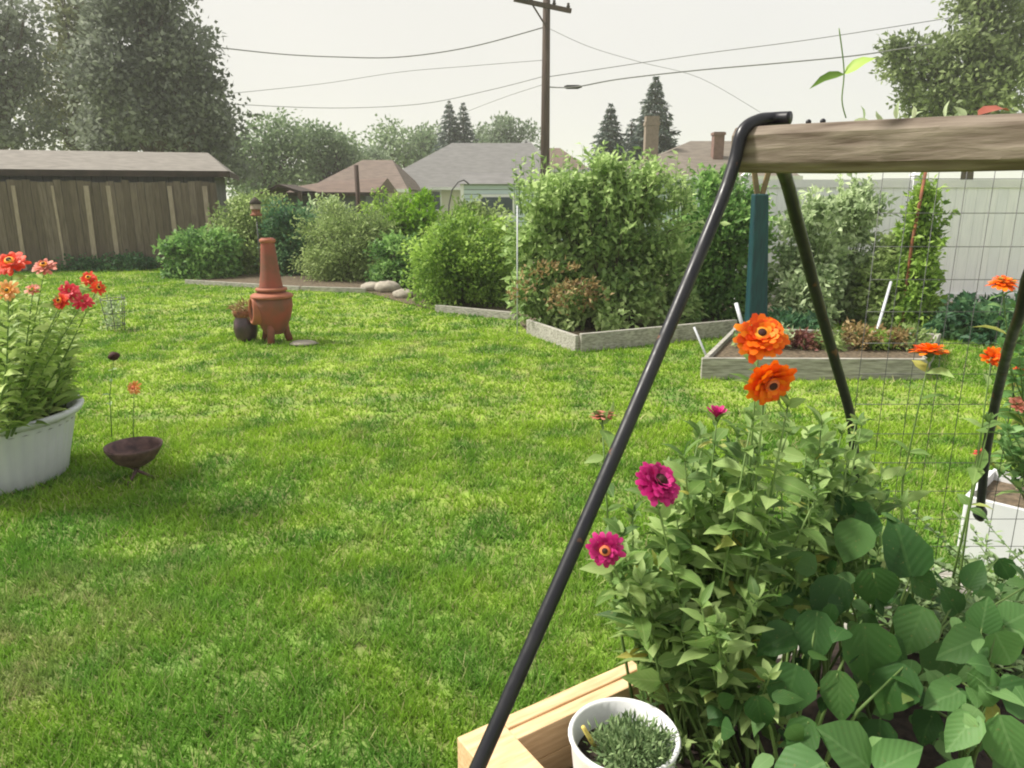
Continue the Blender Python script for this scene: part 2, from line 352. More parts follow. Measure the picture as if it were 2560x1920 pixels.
M['bush_p'] = foliage('pale_tomato_leaves', (0.132, 0.209, 0.101), (0.373, 0.482, 0.248), (0.776, 0.884, 0.559), 3.0, 0.45)
M['bush_d'] = foliage('deep_green_leaves', (0.026, 0.078, 0.042), (0.078, 0.186, 0.084), (0.192, 0.336, 0.144), 3.0, 0.45)
M['brownleaf'] = foliage('withered_leaves', (.16, .10, .04), (.32, .22, .09), (.50, .38, .18), 4, .3)
M['redleaf'] = foliage('red_lettuce', (.10, .03, .03), (.22, .07, .06), (.26, .24, .09), 4, .25)
M['zleaf'] = foliage('zinnia_leaves', (0.067, 0.14, 0.036), (0.2, 0.333, 0.085), (0.46, 0.605, 0.23), 7, 0.45, veins=True)
M['zpale'] = foliage('pot_flower_leaves', (.13, .22, .040), (.31, .45, .10), (.56, .68, .24), 6, .35)
M['bean_dark'] = foliage('bean_leaf_dark', (0.021, 0.075, 0.017), (0.052, 0.144, 0.032), (0.109, 0.23, 0.057), 5, 0.45, veins=True)
M['bean_light'] = foliage('bean_leaf_light', (0.072, 0.186, 0.048), (0.15, 0.312, 0.09), (0.288, 0.48, 0.18), 5, 0.45, veins=True)
M['herb'] = foliage('herb_leaves', (.085, .15, .060), (.20, .30, .125), (.36, .47, .23), 14, .25)
M['orange'] = foliage('orange_petals', (.78, .06, .001), (.92, .15, .002), (.97, .26, .006), 20, .25, rough=.6)
M['redorange'] = foliage('red_orange_petals', (.68, .025, .008), (.80, .060, .018), (.86, .12, .04), 20, .25)
M['magenta'] = foliage('magenta_petals', (.30, .004, .085), (.52, .010, .17), (.68, .045, .27), 20, .2)
M['crimson'] = foliage('crimson_petals', (.55, .010, .030), (.72, .030, .065), (.80, .11, .13), 20, .2)
M['salmon'] = foliage('salmon_petals', (.55, .13, .09), (.72, .24, .18), (.80, .34, .26), 20, .25)
M['dried'] = foliage('faded_petals', (.28, .07, .04), (.45, .14, .10), (.60, .28, .22), 20, .2)
M['peach'] = foliage('peach_petals', (.72, .25, .06), (.80, .38, .11), (.85, .52, .24), 20, .25)
M['eye_dark'] = plain('flower_eye', (.05, .012, .010), None, 60, .8)
M['eye_yellow'] = plain('flower_florets', (.88, .42, .03), (.70, .20, .01), 90, .7)
M['eye_orange'] = plain('orange_florets', (.85, .26, .10), (.6, .10, .05), 90, .7)
M['bud'] = plain('green_calyx', (.12, .17, .05), (.05, .07, .03), 50, .7)

# ------------------------------------------------------------------ the setting
def sheet(name, pts, z, mat, kind='structure', sub=0):
    me = bpy.data.meshes.new(name); me.from_pydata([(p[0], p[1], z) for p in pts], [], [list(range(len(pts)))]); me.update()
    return tag(link(name, me, mat), kind=kind)
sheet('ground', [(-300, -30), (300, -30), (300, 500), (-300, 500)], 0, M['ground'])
# lawn edge line (ground points of the far border), left to right
EDGE = [G(-260, 286), G(-60, 284), G(90, 284), G(185, 284), G(300, 291), G(368, 293), G(402, 303), G(440, 312), G(516, 320), G(528, 333)]
back = [(e.x, e.y) for e in EDGE[3:]] + [(G(575, 349).x, G(575, 349).y), (G(735, 336).x, G(735, 336).y), (G(900, 318).x, G(900, 318).y), (G(1250, 318).x, G(1250, 318).y), (12, 13), (4, 19), (-6.2, 17.2)]
sheet('back_bed_soil', back, .012, M['mulch'])
BED2 = [G(704, 379), G(921, 380), G(935, 352), G(735, 345)]
def inside(px_, py_, poly):
    n = len(poly); c = np.zeros(len(px_), bool); j = n-1
    for i in range(n):
        xi, yi = poly[i][0], poly[i][1]; xj, yj = poly[j][0], poly[j][1]
        t = ((yi > py_) != (yj > py_)) & (px_ < (xj-xi)*(py_-yi)/(yj-yi+1e-12)+xi)
        c ^= t; j = i
    return c
K = Vector((-.133, 1.50)); U = Vector((.837, .547)); Vv = Vector((.547, -.837))
def KB(u, v): return K + U*u + Vv*v
BOX = [KB(0, 0), KB(2.2, 0), KB(2.2, 1.5), KB(0, 1.5)]
# grass: single blades, finer and denser near the camera
Pb = []; Lb = []; Wb = []; Lx = []
for (y0, y1, dens, h, w) in ((.9, 3.0, 14000, .062, .0052), (3.0, 5.0, 6800, .055, .0078), (5.0, 8.5, 2300, .050, .012), (8.5, 17.5, 800, .052, .021)):
    xw = .80*y1+.5; n = int(dens*2*xw*(y1-y0)); X = rng.uniform(-xw, xw, n); Y = rng.uniform(y0, y1, n)
    keep = (np.abs(X) < .80*Y+.6) & ~inside(X, Y, back) & ~inside(X, Y, BOX) & ~inside(X, Y, BED2)
    patch = .5+.5*np.sin(X*2.1+np.sin(Y*1.7)*1.3)*np.sin(Y*2.6+X*.8)
    X = X[keep]; Y = Y[keep]; patch = patch[keep]; n = len(X)
    # gather blades into tufts that lean outwards
    nt_ = n//12; tx = X[:nt_]; ty = Y[:nt_]; wh = rng.integers(0, nt_, n); ox = rng.normal(0, 1, n); oy = rng.normal(0, 1, n); sprd = (w*3.2+.008)*(.6+.9*rng.random(nt_))[wh]; tf = rng.random(n) < .7
    X = np.where(tf, tx[wh]+ox*sprd, X); Y = np.where(tf, ty[wh]+oy*sprd, Y); th_ = (.65+.7*rng.random(nt_))[wh]*tf+(~tf)*.8
    okk = ~inside(X, Y, BOX); X = X[okk]; Y = Y[okk]; patch = patch[okk]; th_ = th_[okk]; ox = ox[okk]; oy = oy[okk]; n = len(X)
    Lx.append(np.stack([ox, oy], 1))
    Pb.append(np.stack([X, Y, np.zeros(n)], 1)); Lb.append(h*rng.uniform(.5, 1.2, n)*th_*(.75+.4*patch)); Wb.append(w*rng.uniform(.7, 1.3, n))
Pb = np.concatenate(Pb); Lb = np.concatenate(Lb); Wb = np.concatenate(Wb); n = len(Pb)
Lx = np.concatenate(Lx); Db = np.stack([rng.normal(0, .4, n)+Lx[:, 0]*.35, rng.normal(0, .4, n)+Lx[:, 1]*.35, np.ones(n)*.9], 1); Nb = rng.normal(0, 1, (n, 3))
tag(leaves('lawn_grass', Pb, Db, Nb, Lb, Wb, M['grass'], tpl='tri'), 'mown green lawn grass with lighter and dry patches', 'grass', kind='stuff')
print('blades', n)

# ------------------------------------------------------------------ plants and trees
def unit(v): return v/(np.linalg.norm(v, axis=1)[:, None]+1e-9)
def cloud(c, rad, nclump, nleaf, csize, shell=.55, flat=0, zmin=None, boxy=False):
    """leaf positions gathered in clumps inside an ellipsoid; returns positions, outward directions, clump centres"""
    c = np.array(c); rad = np.array(rad, float)
    d = unit(rng.normal(0, 1, (nclump, 3))); r = (shell + (1-shell)*rng.random(nclump))**.8
    r = np.where(rng.random(nclump) < .3, rng.random(nclump)**.5, r)
    if boxy:
        lo = d[:, 2] < .25; hx = np.linalg.norm(d[:, :2], axis=1)+1e-6
        d[lo, :2] *= ((.82+.18*rng.random(nclump))/hx)[lo][:, None]
    cc = c + d*r[:, None]*rad
    if boxy: cc = c + (cc-c)*np.stack([rng.uniform(.78, 1.08, nclump), rng.uniform(.8, 1.1, nclump), rng.uniform(.72, 1.1, nclump)], 1)
    which = rng.integers(0, nclump, nleaf); cs = csize*(.6+.8*rng.random(nclump))
    q = np.clip(rng.normal(0, 1, (nleaf, 3)), -1.7, 1.7)*cs[which][:, None]*np.array([1, 1, .75])*.5
    P = cc[which] + q
    if zmin is not None: P[:, 2] = np.maximum(P[:, 2], zmin+rng.random(nleaf)*.08)
    D = unit((P-c)/rad)*.5 + rng.normal(0, .6, (nleaf, 3)); D[:, 2] += .1
    return P, D, cc, which
def bush(name, label, cat, px0, px1, py0, py1, Y, mat, leaf=.07, n=3000, depth=None, tpl='dia', asp=.55, group=None, clump=.22, nc=60, stems=5, zbase=0, shapes=None, smat='bark', extra=None):
    """a shrub that covers the given picture box at distance Y"""
    a = at(px0, (py0+py1)/2, Y); b = at(px1, (py0+py1)/2, Y); top = at((px0+px1)/2, py0, Y).z
    cx = (a.x+b.x)/2; w = (b.x-a.x)/2; depth = depth or w*.8
    base = Vector((cx, Y, zbase)); h = top-zbase
    t = thing(name, label, cat, base, group)
    shapes = (shapes or [(0, 0, 1, 1)]) + [(0, 0, .93, .30)]   # dx, z0 fraction, width, height
    Ps, Ds, Ws = [], [], []; tot = sum(s[2]*s[3] for s in shapes); st = MB()
    for (dx, z0, sw, sh) in shapes:
        c = (cx+dx*w, Y, zbase+h*(z0+sh*.52)); rad = (w*sw*.93, depth*sw, h*sh*.5)
        k = max(6, int(nc*sw*sh/tot)); m = int(n*sw*sh/tot)
        P, D, cc, wh = cloud(c, rad, k, m, clump, zmin=zbase, boxy=True)
        Ps.append(P); Ds.append(D); Ws.append(rng.random(k)[wh])
        for q in cc[rng.integers(0, k, stems)]:
            p0 = Vector((cx+dx*w*.4+random.uniform(-.1, .1)*w, Y+random.uniform(-.1, .1), zbase))
            mid = p0.lerp(Vector(q), .5)+Vector((0, 0, .08)); st.tube([p0, mid, Vector(q)], [.014, .010, .004], 5)
    # loose shoots standing out of the outline
    if h > .5:
        c0 = np.array((cx, Y, zbase+h*.5)); ns = int(10+w*26); dd = unit(rng.normal(0, 1, (ns, 3))); dd[:, 2] = np.abs(dd[:, 2])*1.2+.1; dd = unit(dd)
        sp_, sd_ = [], []
        for q in dd:
            a0 = c0+q*np.array((w*.7, depth*.7, h*.36)); rt = Vector((cx+random.uniform(-.08, .08), Y+random.uniform(-.08, .08), zbase)); tip = c0+q*np.array((w, depth, h*.5))*rng.uniform(.98, 1.22)+np.array((rng.normal(0, .03), 0, .03))
            st.tube([rt, Vector(a0), Vector((a0+tip)/2), Vector(tip)], [.008, .005, .004, .002], 4)
            for u in np.linspace(.1, 1, 14): sp_.append(a0+(tip-a0)*u); sd_.append(rng.normal(0, .6, 3)+q*.6)
        Ps.append(np.array(sp_)); Ds.append(np.array(sd_)); Ws.append(rng.uniform(.4, 1, len(sp_)))
    P = np.concatenate(Ps); D = np.concatenate(Ds); Wc = np.concatenate(Ws); m = len(P)
    rn = np.clip(.6*Wc+.6*rng.random(m)-.1, 0, 1)
    leaves('foliage', P, D, rng.normal(0, 1, (m, 3))+np.array([0, -.1, .7]), leaf*rng.uniform(.6, 1.35, m), leaf*asp*rng.uniform(.7, 1.3, m), mat, t, tpl, rnd=rn)
    st.build('stem', M[smat], t)
    return t, base, w, h
def tree(name, label, px0, px1, py0, py1, Y, mat, leaf, n, lobes, trunk=.25, group=None, nc=70, clump=1.0, cat='tree'):
    """lobes: (px, py, rx_px, ry_px) ellipses of the crown in the picture, each given real depth"""
    ks = Y/F; base = at((px0+px1)/2, 196, Y); base.z = 0
    t = thing(name, label, cat, base, group)
    tot = sum(l[2]*l[3] for l in lobes); Ps, Ds, Ws = [], [], []; tk = MB()
    lo = min(at(l[0], l[1]+l[3], Y).z for l in lobes); fork = Vector((base.x, base.y, max(.8, lo*.9)))
    top = max((at(l[0], l[1], Y) for l in lobes), key=lambda p: p.z)
    tk.tube([base, base.lerp(fork, .5)+Vector((trunk*.3, 0, 0)), fork, fork.lerp(top, .5)+Vector((trunk, 0, 0)), top], [trunk, trunk*.8, trunk*.7, trunk*.4, trunk*.12], 8)
    for (x, y, rx, ry) in lobes:
        c = at(x, y, Y+random.uniform(-1, 1)*rx*ks*.3); rad = (rx*ks, rx*ks*.9, ry*ks)
        k = max(5, int(nc*rx*ry/tot)); m = int(n*rx*ry/tot)
        P, D, cc, wh = cloud(c, rad, k, m, clump, shell=.35)
        Ps.append(P); Ds.append(D); Ws.append(rng.random(k)[wh])
        for q in cc[rng.integers(0, k, min(k, 6))]:
            s0 = fork.lerp(Vector(c), random.uniform(.0, .6)); mid = s0.lerp(Vector(q), .5)+Vector((0, 0, .2))
            tk.tube([s0, mid, Vector(q)], [trunk*.38, trunk*.22, trunk*.05], 5)
    P = np.concatenate(Ps); D = np.concatenate(Ds); Wc = np.concatenate(Ws); m = len(P)
    ok = P[:, 2] > .3; P = P[ok]; D = D[ok]; Wc = Wc[ok]; m = len(P)
    leaves('crown', P, D, rng.normal(0, 1, (m, 3))+np.array([0, -.1, .6]), leaf*rng.uniform(.6, 1.4, m), leaf*.6*rng.uniform(.7, 1.3, m), mat, t, 'dia', rnd=np.clip(.5*Wc+.55*rng.random(m)-.02, 0, 1))
    tk.build('trunk', M['bark'], t)
    return t
def spruce(name, label, px, py_top, py_base, halfw, Y, group=None, n=5500):
    ks = Y/F; top = at(px, py_top, Y); base = Vector((top.x, Y, 0)); zb = max(.6, at(px, py_base, Y).z-1.0)
    t = thing(name, label, 'tree', base, group); H = top.z-zb; Rm = halfw*ks*1.1
    f = 1-rng.random(n)**.75; tier = np.round(f*16)/16+rng.normal(0, .012, n)
    ang = rng.uniform(0, 2*math.pi, n); nb = np.sin(ang*5+tier*37)*.18+np.sin(ang*3+tier*91)*.12
    rr = 1.1*Rm*(1-np.clip(tier, 0, 1))**.8*(.85+1.7*nb)*rng.random(n)**.45+.04
    P = np.stack([top.x+rr*np.cos(ang), Y+rr*np.sin(ang), zb+H*np.clip(tier, 0, 1)-rr*.22], 1)
    D = np.stack([np.cos(ang), np.sin(ang), -.25+rng.normal(0, .3, n)], 1)+rng.normal(0, .25, (n, 3))
    L = (.16+.3*(1-f))*rng.uniform(.6, 1.4, n)*Rm*.55
    leaves('crown', P, D, rng.normal(0, .5, (n, 3))+np.array([0, 0, 1]), L, L*.5, M['pine'], t, 'pine')
    MB().tube([base, Vector((top.x, Y, top.z-.1))], [.22, .03], 8).build('trunk', M['bark'], t)
    return t

# big dark trees behind the shed
tree('shade_tree', 'tall thin grey-green tree at the left edge behind the shed', -60, 50, -60, 140, 33, M['tree_grey'], .26, 10500,
     [(-20, 20, 45, 60), (10, 85, 34, 50), (25, 10, 20, 50), (20, 125, 34, 30), (-70, 60, 50, 90)], .3, 'big trees behind the shed', nc=62, clump=.85)
tree('shade_tree', 'olive green tree between two darker ones behind the shed', 50, 120, -60, 140, 36, M['tree_olive'], .24, 8500,
     [(78, 20, 22, 55), (60, 85, 28, 40), (88, 70, 22, 45), (75, 125, 34, 32), (75, -50, 24, 40)], .3, 'big trees behind the shed', nc=70, clump=1.0)
tree('shade_tree', 'biggest dark grey-green tree rising over the end of the shed roof', 90, 240, -60, 160, 31, M['tree_grey'], .24, 31000,
     [(138, 10, 40, 50), (172, 50, 32, 40), (125, 80, 42, 46), (190, 96, 30, 34), (160, 120, 52, 36), (215, 128, 22, 26), (135, -40, 36, 40), (120, 140, 40, 22), (222, 158, 24, 24)], .4, 'big trees behind the shed', nc=135, clump=.92)
G_MID = 'rounded trees behind the low roofs'
tree('rounded_tree', 'mid green rounded tree just right of the shed', 235, 300, 110, 190, 42, M['tree_mid'], .24, 7000, [(262, 140, 30, 28), (240, 165, 26, 24), (285, 160, 24, 26), (262, 185, 40, 16)], .3, G_MID, nc=60, clump=1.0)
tree('rounded_tree', 'mid green tree left of the brown house roof, lower than its neighbour', 295, 365, 125, 190, 44, M['tree_mid'], .24, 6500, [(318, 150, 26, 26), (342, 152, 17, 18), (310, 172, 34, 18), (348, 168, 14, 16)], .3, G_MID, nc=55, clump=1.0)
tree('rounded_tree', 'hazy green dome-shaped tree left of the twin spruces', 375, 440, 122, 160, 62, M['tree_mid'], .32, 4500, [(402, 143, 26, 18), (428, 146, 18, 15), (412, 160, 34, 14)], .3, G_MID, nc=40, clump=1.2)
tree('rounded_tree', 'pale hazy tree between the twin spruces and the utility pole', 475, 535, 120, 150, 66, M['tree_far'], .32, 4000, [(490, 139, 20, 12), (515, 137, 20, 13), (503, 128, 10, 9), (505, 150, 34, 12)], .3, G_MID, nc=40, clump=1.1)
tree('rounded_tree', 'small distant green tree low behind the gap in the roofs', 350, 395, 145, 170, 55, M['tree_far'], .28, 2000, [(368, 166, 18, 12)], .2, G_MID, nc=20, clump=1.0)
G_SP = 'dark spruces on the skyline'
spruce('spruce_tree', 'left one of the twin dark spruces above the grey roof', 449, 101, 165, 17, 56, G_SP, 4500)
spruce('spruce_tree', 'right one of the twin dark spruces above the grey roof', 463, 103, 165, 17, 56.6, G_SP, 4500)
spruce('spruce_tree', 'short dark spruce left of the tallest spruce, right of the pole', 611, 104, 175, 22, 44, G_SP, 6000)
spruce('spruce_tree', 'tallest dark spruce right of the utility pole behind the pale chimney', 656, 77, 175, 27, 45, G_SP, 8000)
spruce('spruce_tree', 'low spruce filling the gap between the two spruces right of the pole', 632, 120, 175, 18, 46, G_SP, 3500)
tree('ash_tree', 'green leafy tree with an uneven crown above the right end of the beam', 885, 1040, -20, 130, 26, M['tree_right'], .19, 15000,
     [(915, 62, 26, 28), (930, 95, 34, 22), (985, 20, 34, 34), (960, 60, 32, 30), (1000, 70, 30, 34), (965, 105, 60, 18), (975, -25, 26, 25), (1040, 40, 20, 30)], .25, nc=95, clump=.70)

# ------------------------------------------------------------------ fence, shed, houses
YF = 16.6
t = thing('board_fence', 'tall weathered brown board fence with pale battens in front of the shed', 'fence', (at(214, 260, YF).x, YF, 0)); FENCE = t
xl = at(-330, 220, YF).x; xr = at(214, 220, YF).x; m = MB(); x = xl
while x < xr:
    hgt = 1.86+random.uniform(-.035, .02); m.box((x+.0725, YF+random.uniform(-.008, .008), hgt/2), (.139, .02, hgt), ry=random.uniform(-.008, .008)); x += .145
m.build('fence_boards', M['fencewood'], t)
m = MB()
for z in (.35, 1.5): m.box(((xl+xr)/2, YF+.045, z), (xr-xl, .04, .09))
m.build('rail', M['fencewood'], t)
for px, wd in ((40, .075), (102, .10), (122, .09), (74, .05), (177, .09), (209, .10), (-60, .09), (-150, .08)):
    p = at(px, 225, YF); MB().box((p.x, YF-.028, .9), (wd, .025, 1.72), ry=random.uniform(-.02, .02)).build('batten', M['palewood'], t)
t = thing('storage_shed', 'long low grey shed with a pale roof behind the board fence', 'shed', (at(228, 180, 17.45).x, 17.45, 0)); SHED = t
x0 = at(-380, 180, 18).x; x1 = at(217, 180, 17.6).x
MB().box(((x0+x1)/2, 19.6, 1.02), (x1-x0, 3.6, 2.04)).build('wall', M['shedwall'], t)
e = [Vector((x0-.3, 17.45, 2.10)), Vector((at(228, 174, 17.45).x, 17.45, 2.10)), Vector((at(228, 174, 17.45).x, 21.8, 2.10)), Vector((x0-.3, 21.8, 2.10))]
r0 = Vector((x0+1.4, 19.7, 2.60)); r1 = Vector((e[1].x-.55, 19.6, 2.60))
m = MB(); m.add(e+[r0, r1], [(0, 1, 5, 4), (1, 2, 5), (2, 3, 4, 5), (3, 0, 4), (3, 2, 1, 0)]); m.build('roof', M['shedroof'], t)
m = MB(); m.bar(e[0]+Vector((0, -.02, -.07)), e[1]+Vector((0, -.02, -.07)), .03, .13); m.bar(e[1]+Vector((.02, 0, -.07)), e[2]+Vector((.02, 0, -.07)), .03, .13); m.build('fascia', M['fascia'], t)

FENCE.rotation_euler.z = R(13); SHED.rotation_euler.z = R(17)
def house(label, pxl, pxr, Y0, Y1, zeave, zridge, rl, rr, wall, roof, wins=(), over=.4, name='house'):
    """hip/gable house: eave px range at Y0, ridge px range at the middle"""
    xa = at(pxl, 190, Y0).x; xb = at(pxr, 190, Y0).x; Ym = (Y0+Y1)/2
    t = thing(name, label, 'house', ((xa+xb)/2, Ym, 0))
    MB().box(((xa+xb)/2, Ym, zeave/2), (xb-xa-2*over, Y1-Y0-2*over, zeave)).build('wall', M[wall], t)
    ra = at(rl, 150, Ym).x; rb = at(rr, 150, Ym).x; z = zeave+.03
    m = MB(); m.add([(xa, Y0, z), (xb, Y0, z), (xb, Y1, z), (xa, Y1, z), (ra, Ym, zridge), (rb, Ym, zridge)], [(0, 1, 5, 4), (1, 2, 5), (2, 3, 4, 5), (3, 0, 4), (3, 2, 1, 0)])
    ro = m.build('roof', M[roof], t)
    m = MB(); m.box(((xa+xb)/2, Y0-.03, z-.06), (xb-xa+.1, .05, .16)); m.build('gutter', M['white'], t)
    for (wx, wz, ww, wh) in wins:
        X = at(wx, 200, Y0+over).x
        f = MB().box((X, Y0+over-.03, wz), (ww+.16, .06, wh+.16)).build('window', M['white'], t)
        MB().box((X, Y0+over-.065, wz), (ww, .02, wh)).build('pane', M['glass'], f)
    return t, ro
zg = lambda py, Y: at(512, py, Y).z
house('house with a wide grey hip roof and cream walls, left of the utility pole', 368, 556, 44, 54, zg(188, 44), zg(143, 49), 452, 532, 'cream', 'roofgrey', [(405, 1.3, 1.2, 1.0), (430, 1.3, 1.2, 1.0)])
house('house with a brown roof just right of the mid green trees', 305, 408, 38, 46, zg(190, 38), zg(160, 42), 362, 392, 'cream', 'roofbrown', [(330, 1.2, 1, .9)])
# far pale blue gable
Yg = 58; t = thing('house', 'pale blue gable end with white trim just left of the utility pole', 'house', at(526, 196, Yg))
p = [at(509, 156, Yg), at(543, 156, Yg), at(526, 140, Yg)]; b0 = Vector((p[0].x+.3, Yg, 0)); b1 = Vector((p[1].x-.3, Yg, 0))
m = MB(); q = Vector((0, 6, 0)); m.add([b0, b1, Vector((b1.x, Yg, p[1].z)), p[2]-Vector((0, 0, .15)), Vector((b0.x, Yg, p[0].z)), b0+q, b1+q, Vector((b1.x, Yg+6, p[1].z)), p[2]+q-Vector((0, 0, .15)), Vector((b0.x, Yg+6, p[0].z))],
      [(0, 1, 2, 3, 4), (9, 8, 7, 6, 5), (0, 5, 6, 1), (1, 6, 7, 2), (4, 9, 5, 0)]); m.build('wall', M['bluewall'], t)
m = MB(); o = Vector((0, -.35, 0)); m.add([p[0]+o, p[2]+o, p[1]+o, p[0]+q, p[2]+q, p[1]+q], [(0, 1, 4, 3), (1, 2, 5, 4)]); m.build('roof', M['roofgrey'], t)
for k in (0, 1): MB().bar(p[k]+Vector((0, -.42, -.08)), p[2]+Vector((0, -.42, -.08)), .06, .30).build('bargeboard', M['white'], t)
house('red-brown roof showing just right of the utility pole above the bushes', 538, 590, 50, 57, zg(170, 50), zg(148, 53.5), 548, 560, 'cream', 'roofred')
# pale blue outbuilding
Yo = 27; t = thing('outbuilding', 'pale blue clapboard outbuilding in front of the grey-roofed house', 'outbuilding', at(505, 210, Yo))
xa = at(463, 200, Yo).x; xb = at(585, 200, Yo).x; z1 = zg(184, Yo)
MB().box(((xa+xb)/2, Yo+1.5, z1/2), (xb-xa, 3, z1)).build('wall', M['bluewall'], t)
m = MB(); m.add([(xa-.15, Yo-.2, z1), (xb+.15, Yo-.2, z1), (xb+.15, Yo+1.5, z1+.42), (xa-.15, Yo+1.5, z1+.42), (xa-.15, Yo+3.2, z1), (xb+.15, Yo+3.2, z1)], [(0, 1, 2, 3), (3, 2, 5, 4), (0, 3, 4), (1, 5, 2), (4, 5, 1, 0)]); m.build('roof', M['roofgrey'], t)
m = MB(); m.box((xa-.02, Yo-.03, z1/2), (.12, .1, z1)); m.build('corner_board', M['white'], t)
f = MB().box((at(497, 200, Yo).x, Yo-.04, z1-.75), (1.3, .08, .8)).build('window', M['white'], t); MB().box((at(497, 200, Yo).x, Yo-.09, z1-.75), (1.1, .03, .6)).build('pane', M['glass'], f)
# low garage with red-tan roof
Yl = 22; t = thing('garage', 'low dark grey garage with a reddish tan roof behind the shrubs', 'garage', at(310, 210, Yl))
xa = at(266, 200, Yl).x; xb = at(372, 200, Yl).x; z1 = zg(193, Yl); z2 = zg(178, Yl+2)
MB().box(((xa+xb)/2, Yl+2.1, z1/2), (xb-xa-.4, 4, z1)).build('wall', M['greywall'], t)
m = MB(); m.add([(xa-.1, Yl-.2, z1+.02), (xb+.15, Yl-.2, z1+.02), (xb+.15, Yl+2, z2), (xa+1.6, Yl+2, z2-.06), (xa-.1, Yl+4.2, z1+.02), (xb+.15, Yl+4.2, z1+.02)], [(0, 1, 2, 3), (3, 2, 5, 4), (0, 3, 4), (1, 5, 2), (4, 5, 1, 0)]); m.build('roof', M['roofred'], t)
MB().box(((xa+xb)/2, Yl-.22, z1-.03), (xb-xa+.2, .05, .10)).build('fascia', M['fascia'], t)
f = MB().box((at(320, 212, Yl).x, Yl+.08, zg(213, Yl)), (1.3, .1, .22)).build('window', M['white'], t); MB().box((at(320, 212, Yl).x, Yl+.02, zg(215, Yl)), (1.1, .05, .06)).build('pane', M['glass'], f)
# little gable porch roof beside it
Yk = 20; t = thing('gazebo', 'small brown peaked shelter roof on posts beside the low garage', 'shelter', at(280, 215, Yk))
a_, b_, c_ = at(264, 191, Yk), at(300, 191, Yk), at(278, 184, Yk); q = Vector((0, 1.6, 0)); dz = Vector((0, 0, -.07))
m = MB(); m.add([a_, c_, b_, a_+q, c_+q, b_+q, a_+dz, c_+dz, b_+dz, a_+q+dz, c_+q+dz, b_+q+dz], [(0, 1, 4, 3), (1, 2, 5, 4), (9, 10, 7, 6), (10, 11, 8, 7), (0, 6, 7, 1), (1, 7, 8, 2), (3, 4, 10, 9), (4, 5, 11, 10)]); m.build('roof', M['fascia'], t)
for pz in (a_, b_, a_+q, b_+q): MB().box((pz.x*.985+c_.x*.015, pz.y, pz.z/2), (.08, .08, pz.z-.02)).build('post', M['bark'], t)
# right-hand house
t, ro = house('brown-roofed house with pale walls behind the tube frame, right of the spruces', 618, 800, 30, 38, zg(177, 30), zg(141, 34), 690, 745, 'bluewall', 'rooftan', [(680, 1.55, .9, .7)])
X = at(651, 140, 33).x
m = MB(); m.box((X, 33, 2.4), (.55, .5, 4.8+.0)); m.box((X, 33, zg(124, 33)), (.62, .56, .14)); ch = m.build('chimney', M['brick'], ro); 
X = at(718, 140, 32).x; m = MB(); m.box((X, 32, zg(150, 32)-.1), (.42, .42, 1.6)); m.box((X, 32, zg(134, 32)), (.5, .5, .1)); m.build('chimney', M['redbrick'], ro)

# white vinyl fence on the right
YV = 10.9; t = thing('vinyl_fence', 'white vinyl privacy fence behind the vegetable beds', 'fence', (at(900, 250, YV).x, YV, 0))
xa = at(742, 240, YV).x; xb = at(1330, 240, YV).x; zt = zg(180, YV)
m = MB(); x = xa
while x < xb: m.box((x+.075, YV, zt/2+.02), (.146, .022, zt-.12)); x += .15
m.build('panel', M['vinyl'], t)
m = MB()
for z in (.10, zt-.05): m.box(((xa+xb)/2, YV-.005, z), (xb-xa, .06, .11))
m.build('rail', M['white'], t)
x = xa
while x < xb+.1:
    m = MB(); m.box((x, YV-.012, zt/2+.03), (.115, .12, zt+.06)); m.box((x, YV-.012, zt+.085), (.15, .15, .05), top=.4); m.build('post', M['white'], t); x += 2.4

# ------------------------------------------------------------------ utility pole and wires
YP = 28; pt = at(547, -40, YP); pb = Vector((at(545, 160, YP).x, YP, 0)); 
t = thing('utility_pole', 'tall brown wooden utility pole with a crossarm in the middle of the skyline', 'utility pole', pb)
MB().tube([pb, pb.lerp(pt, .5), pt], [.19, .155, .12], 12).build('pole_shaft', M['polewood'], t)
a_, b_ = at(514, 0, YP-1.1), at(570, 11, YP+.7)
a_ = at(514, -1, YP-.45); b_ = at(571, 11, YP+.1)
MB().bar(a_, b_, .12, .14).build('crossarm', M['polewood'], t)
for k in (.06, .3, .7, .95):
    q = a_.lerp(b_, k); MB().lathe(q+Vector((0, 0, .07)), [(0, 0), (.05, 0), (.07, .06), (.04, .1), (.055, .15), (0, .18)], 10).build('insulator', M['fascia'], t)
MB().lathe(at(524, -2, YP-.5)+Vector((0, 0, -.05)), [(0, 0), (.22, 0), (.24, .05), (.24, .5), (.2, .56), (0, .56)], 14).build('transformer', M['greywall'], t)
MB().bar(at(547, 28, YP-.2), at(532, 4, YP-.25), .04, .05).build('brace', M['polewood'], t)
def wire(label, pts, r=.012, Y0=28, Y1=28, dark=True):
    n_ = len(pts); P = [at(x, y, Y0+(Y1-Y0)*i/(n_-1)) for i, (x, y) in enumerate(pts)]
    # smooth through the points
    Q = []
    for i in range(n_-1):
        p0, p1, p2, p3 = P[max(i-1, 0)], P[i], P[i+1], P[min(i+2, n_-1)]
        for s in range(6):
            u = s/6; Q.append(.5*((2*p1)+(p2-p0)*u+(2*p0-5*p1+4*p2-p3)*u*u+(3*p1-p0-3*p2+p3)*u**3))
    Q.append(P[-1]); o = MB().tube(Q, r, 6).build('power_line', M['cable'])
    return tag(o, label, 'power line', 'overhead lines')
wire('dark sagging line from upper pole towards the big left tree', [(545, 27), (470, 47), (400, 57), (340, 57), (280, 54), (214, 47)], .020, 28, 30)
wire('faint line just under the dark sagging one, running to the left tree', [(545, 60), (470, 66), (400, 72), (320, 84), (225, 94)], .009, 28, 31)
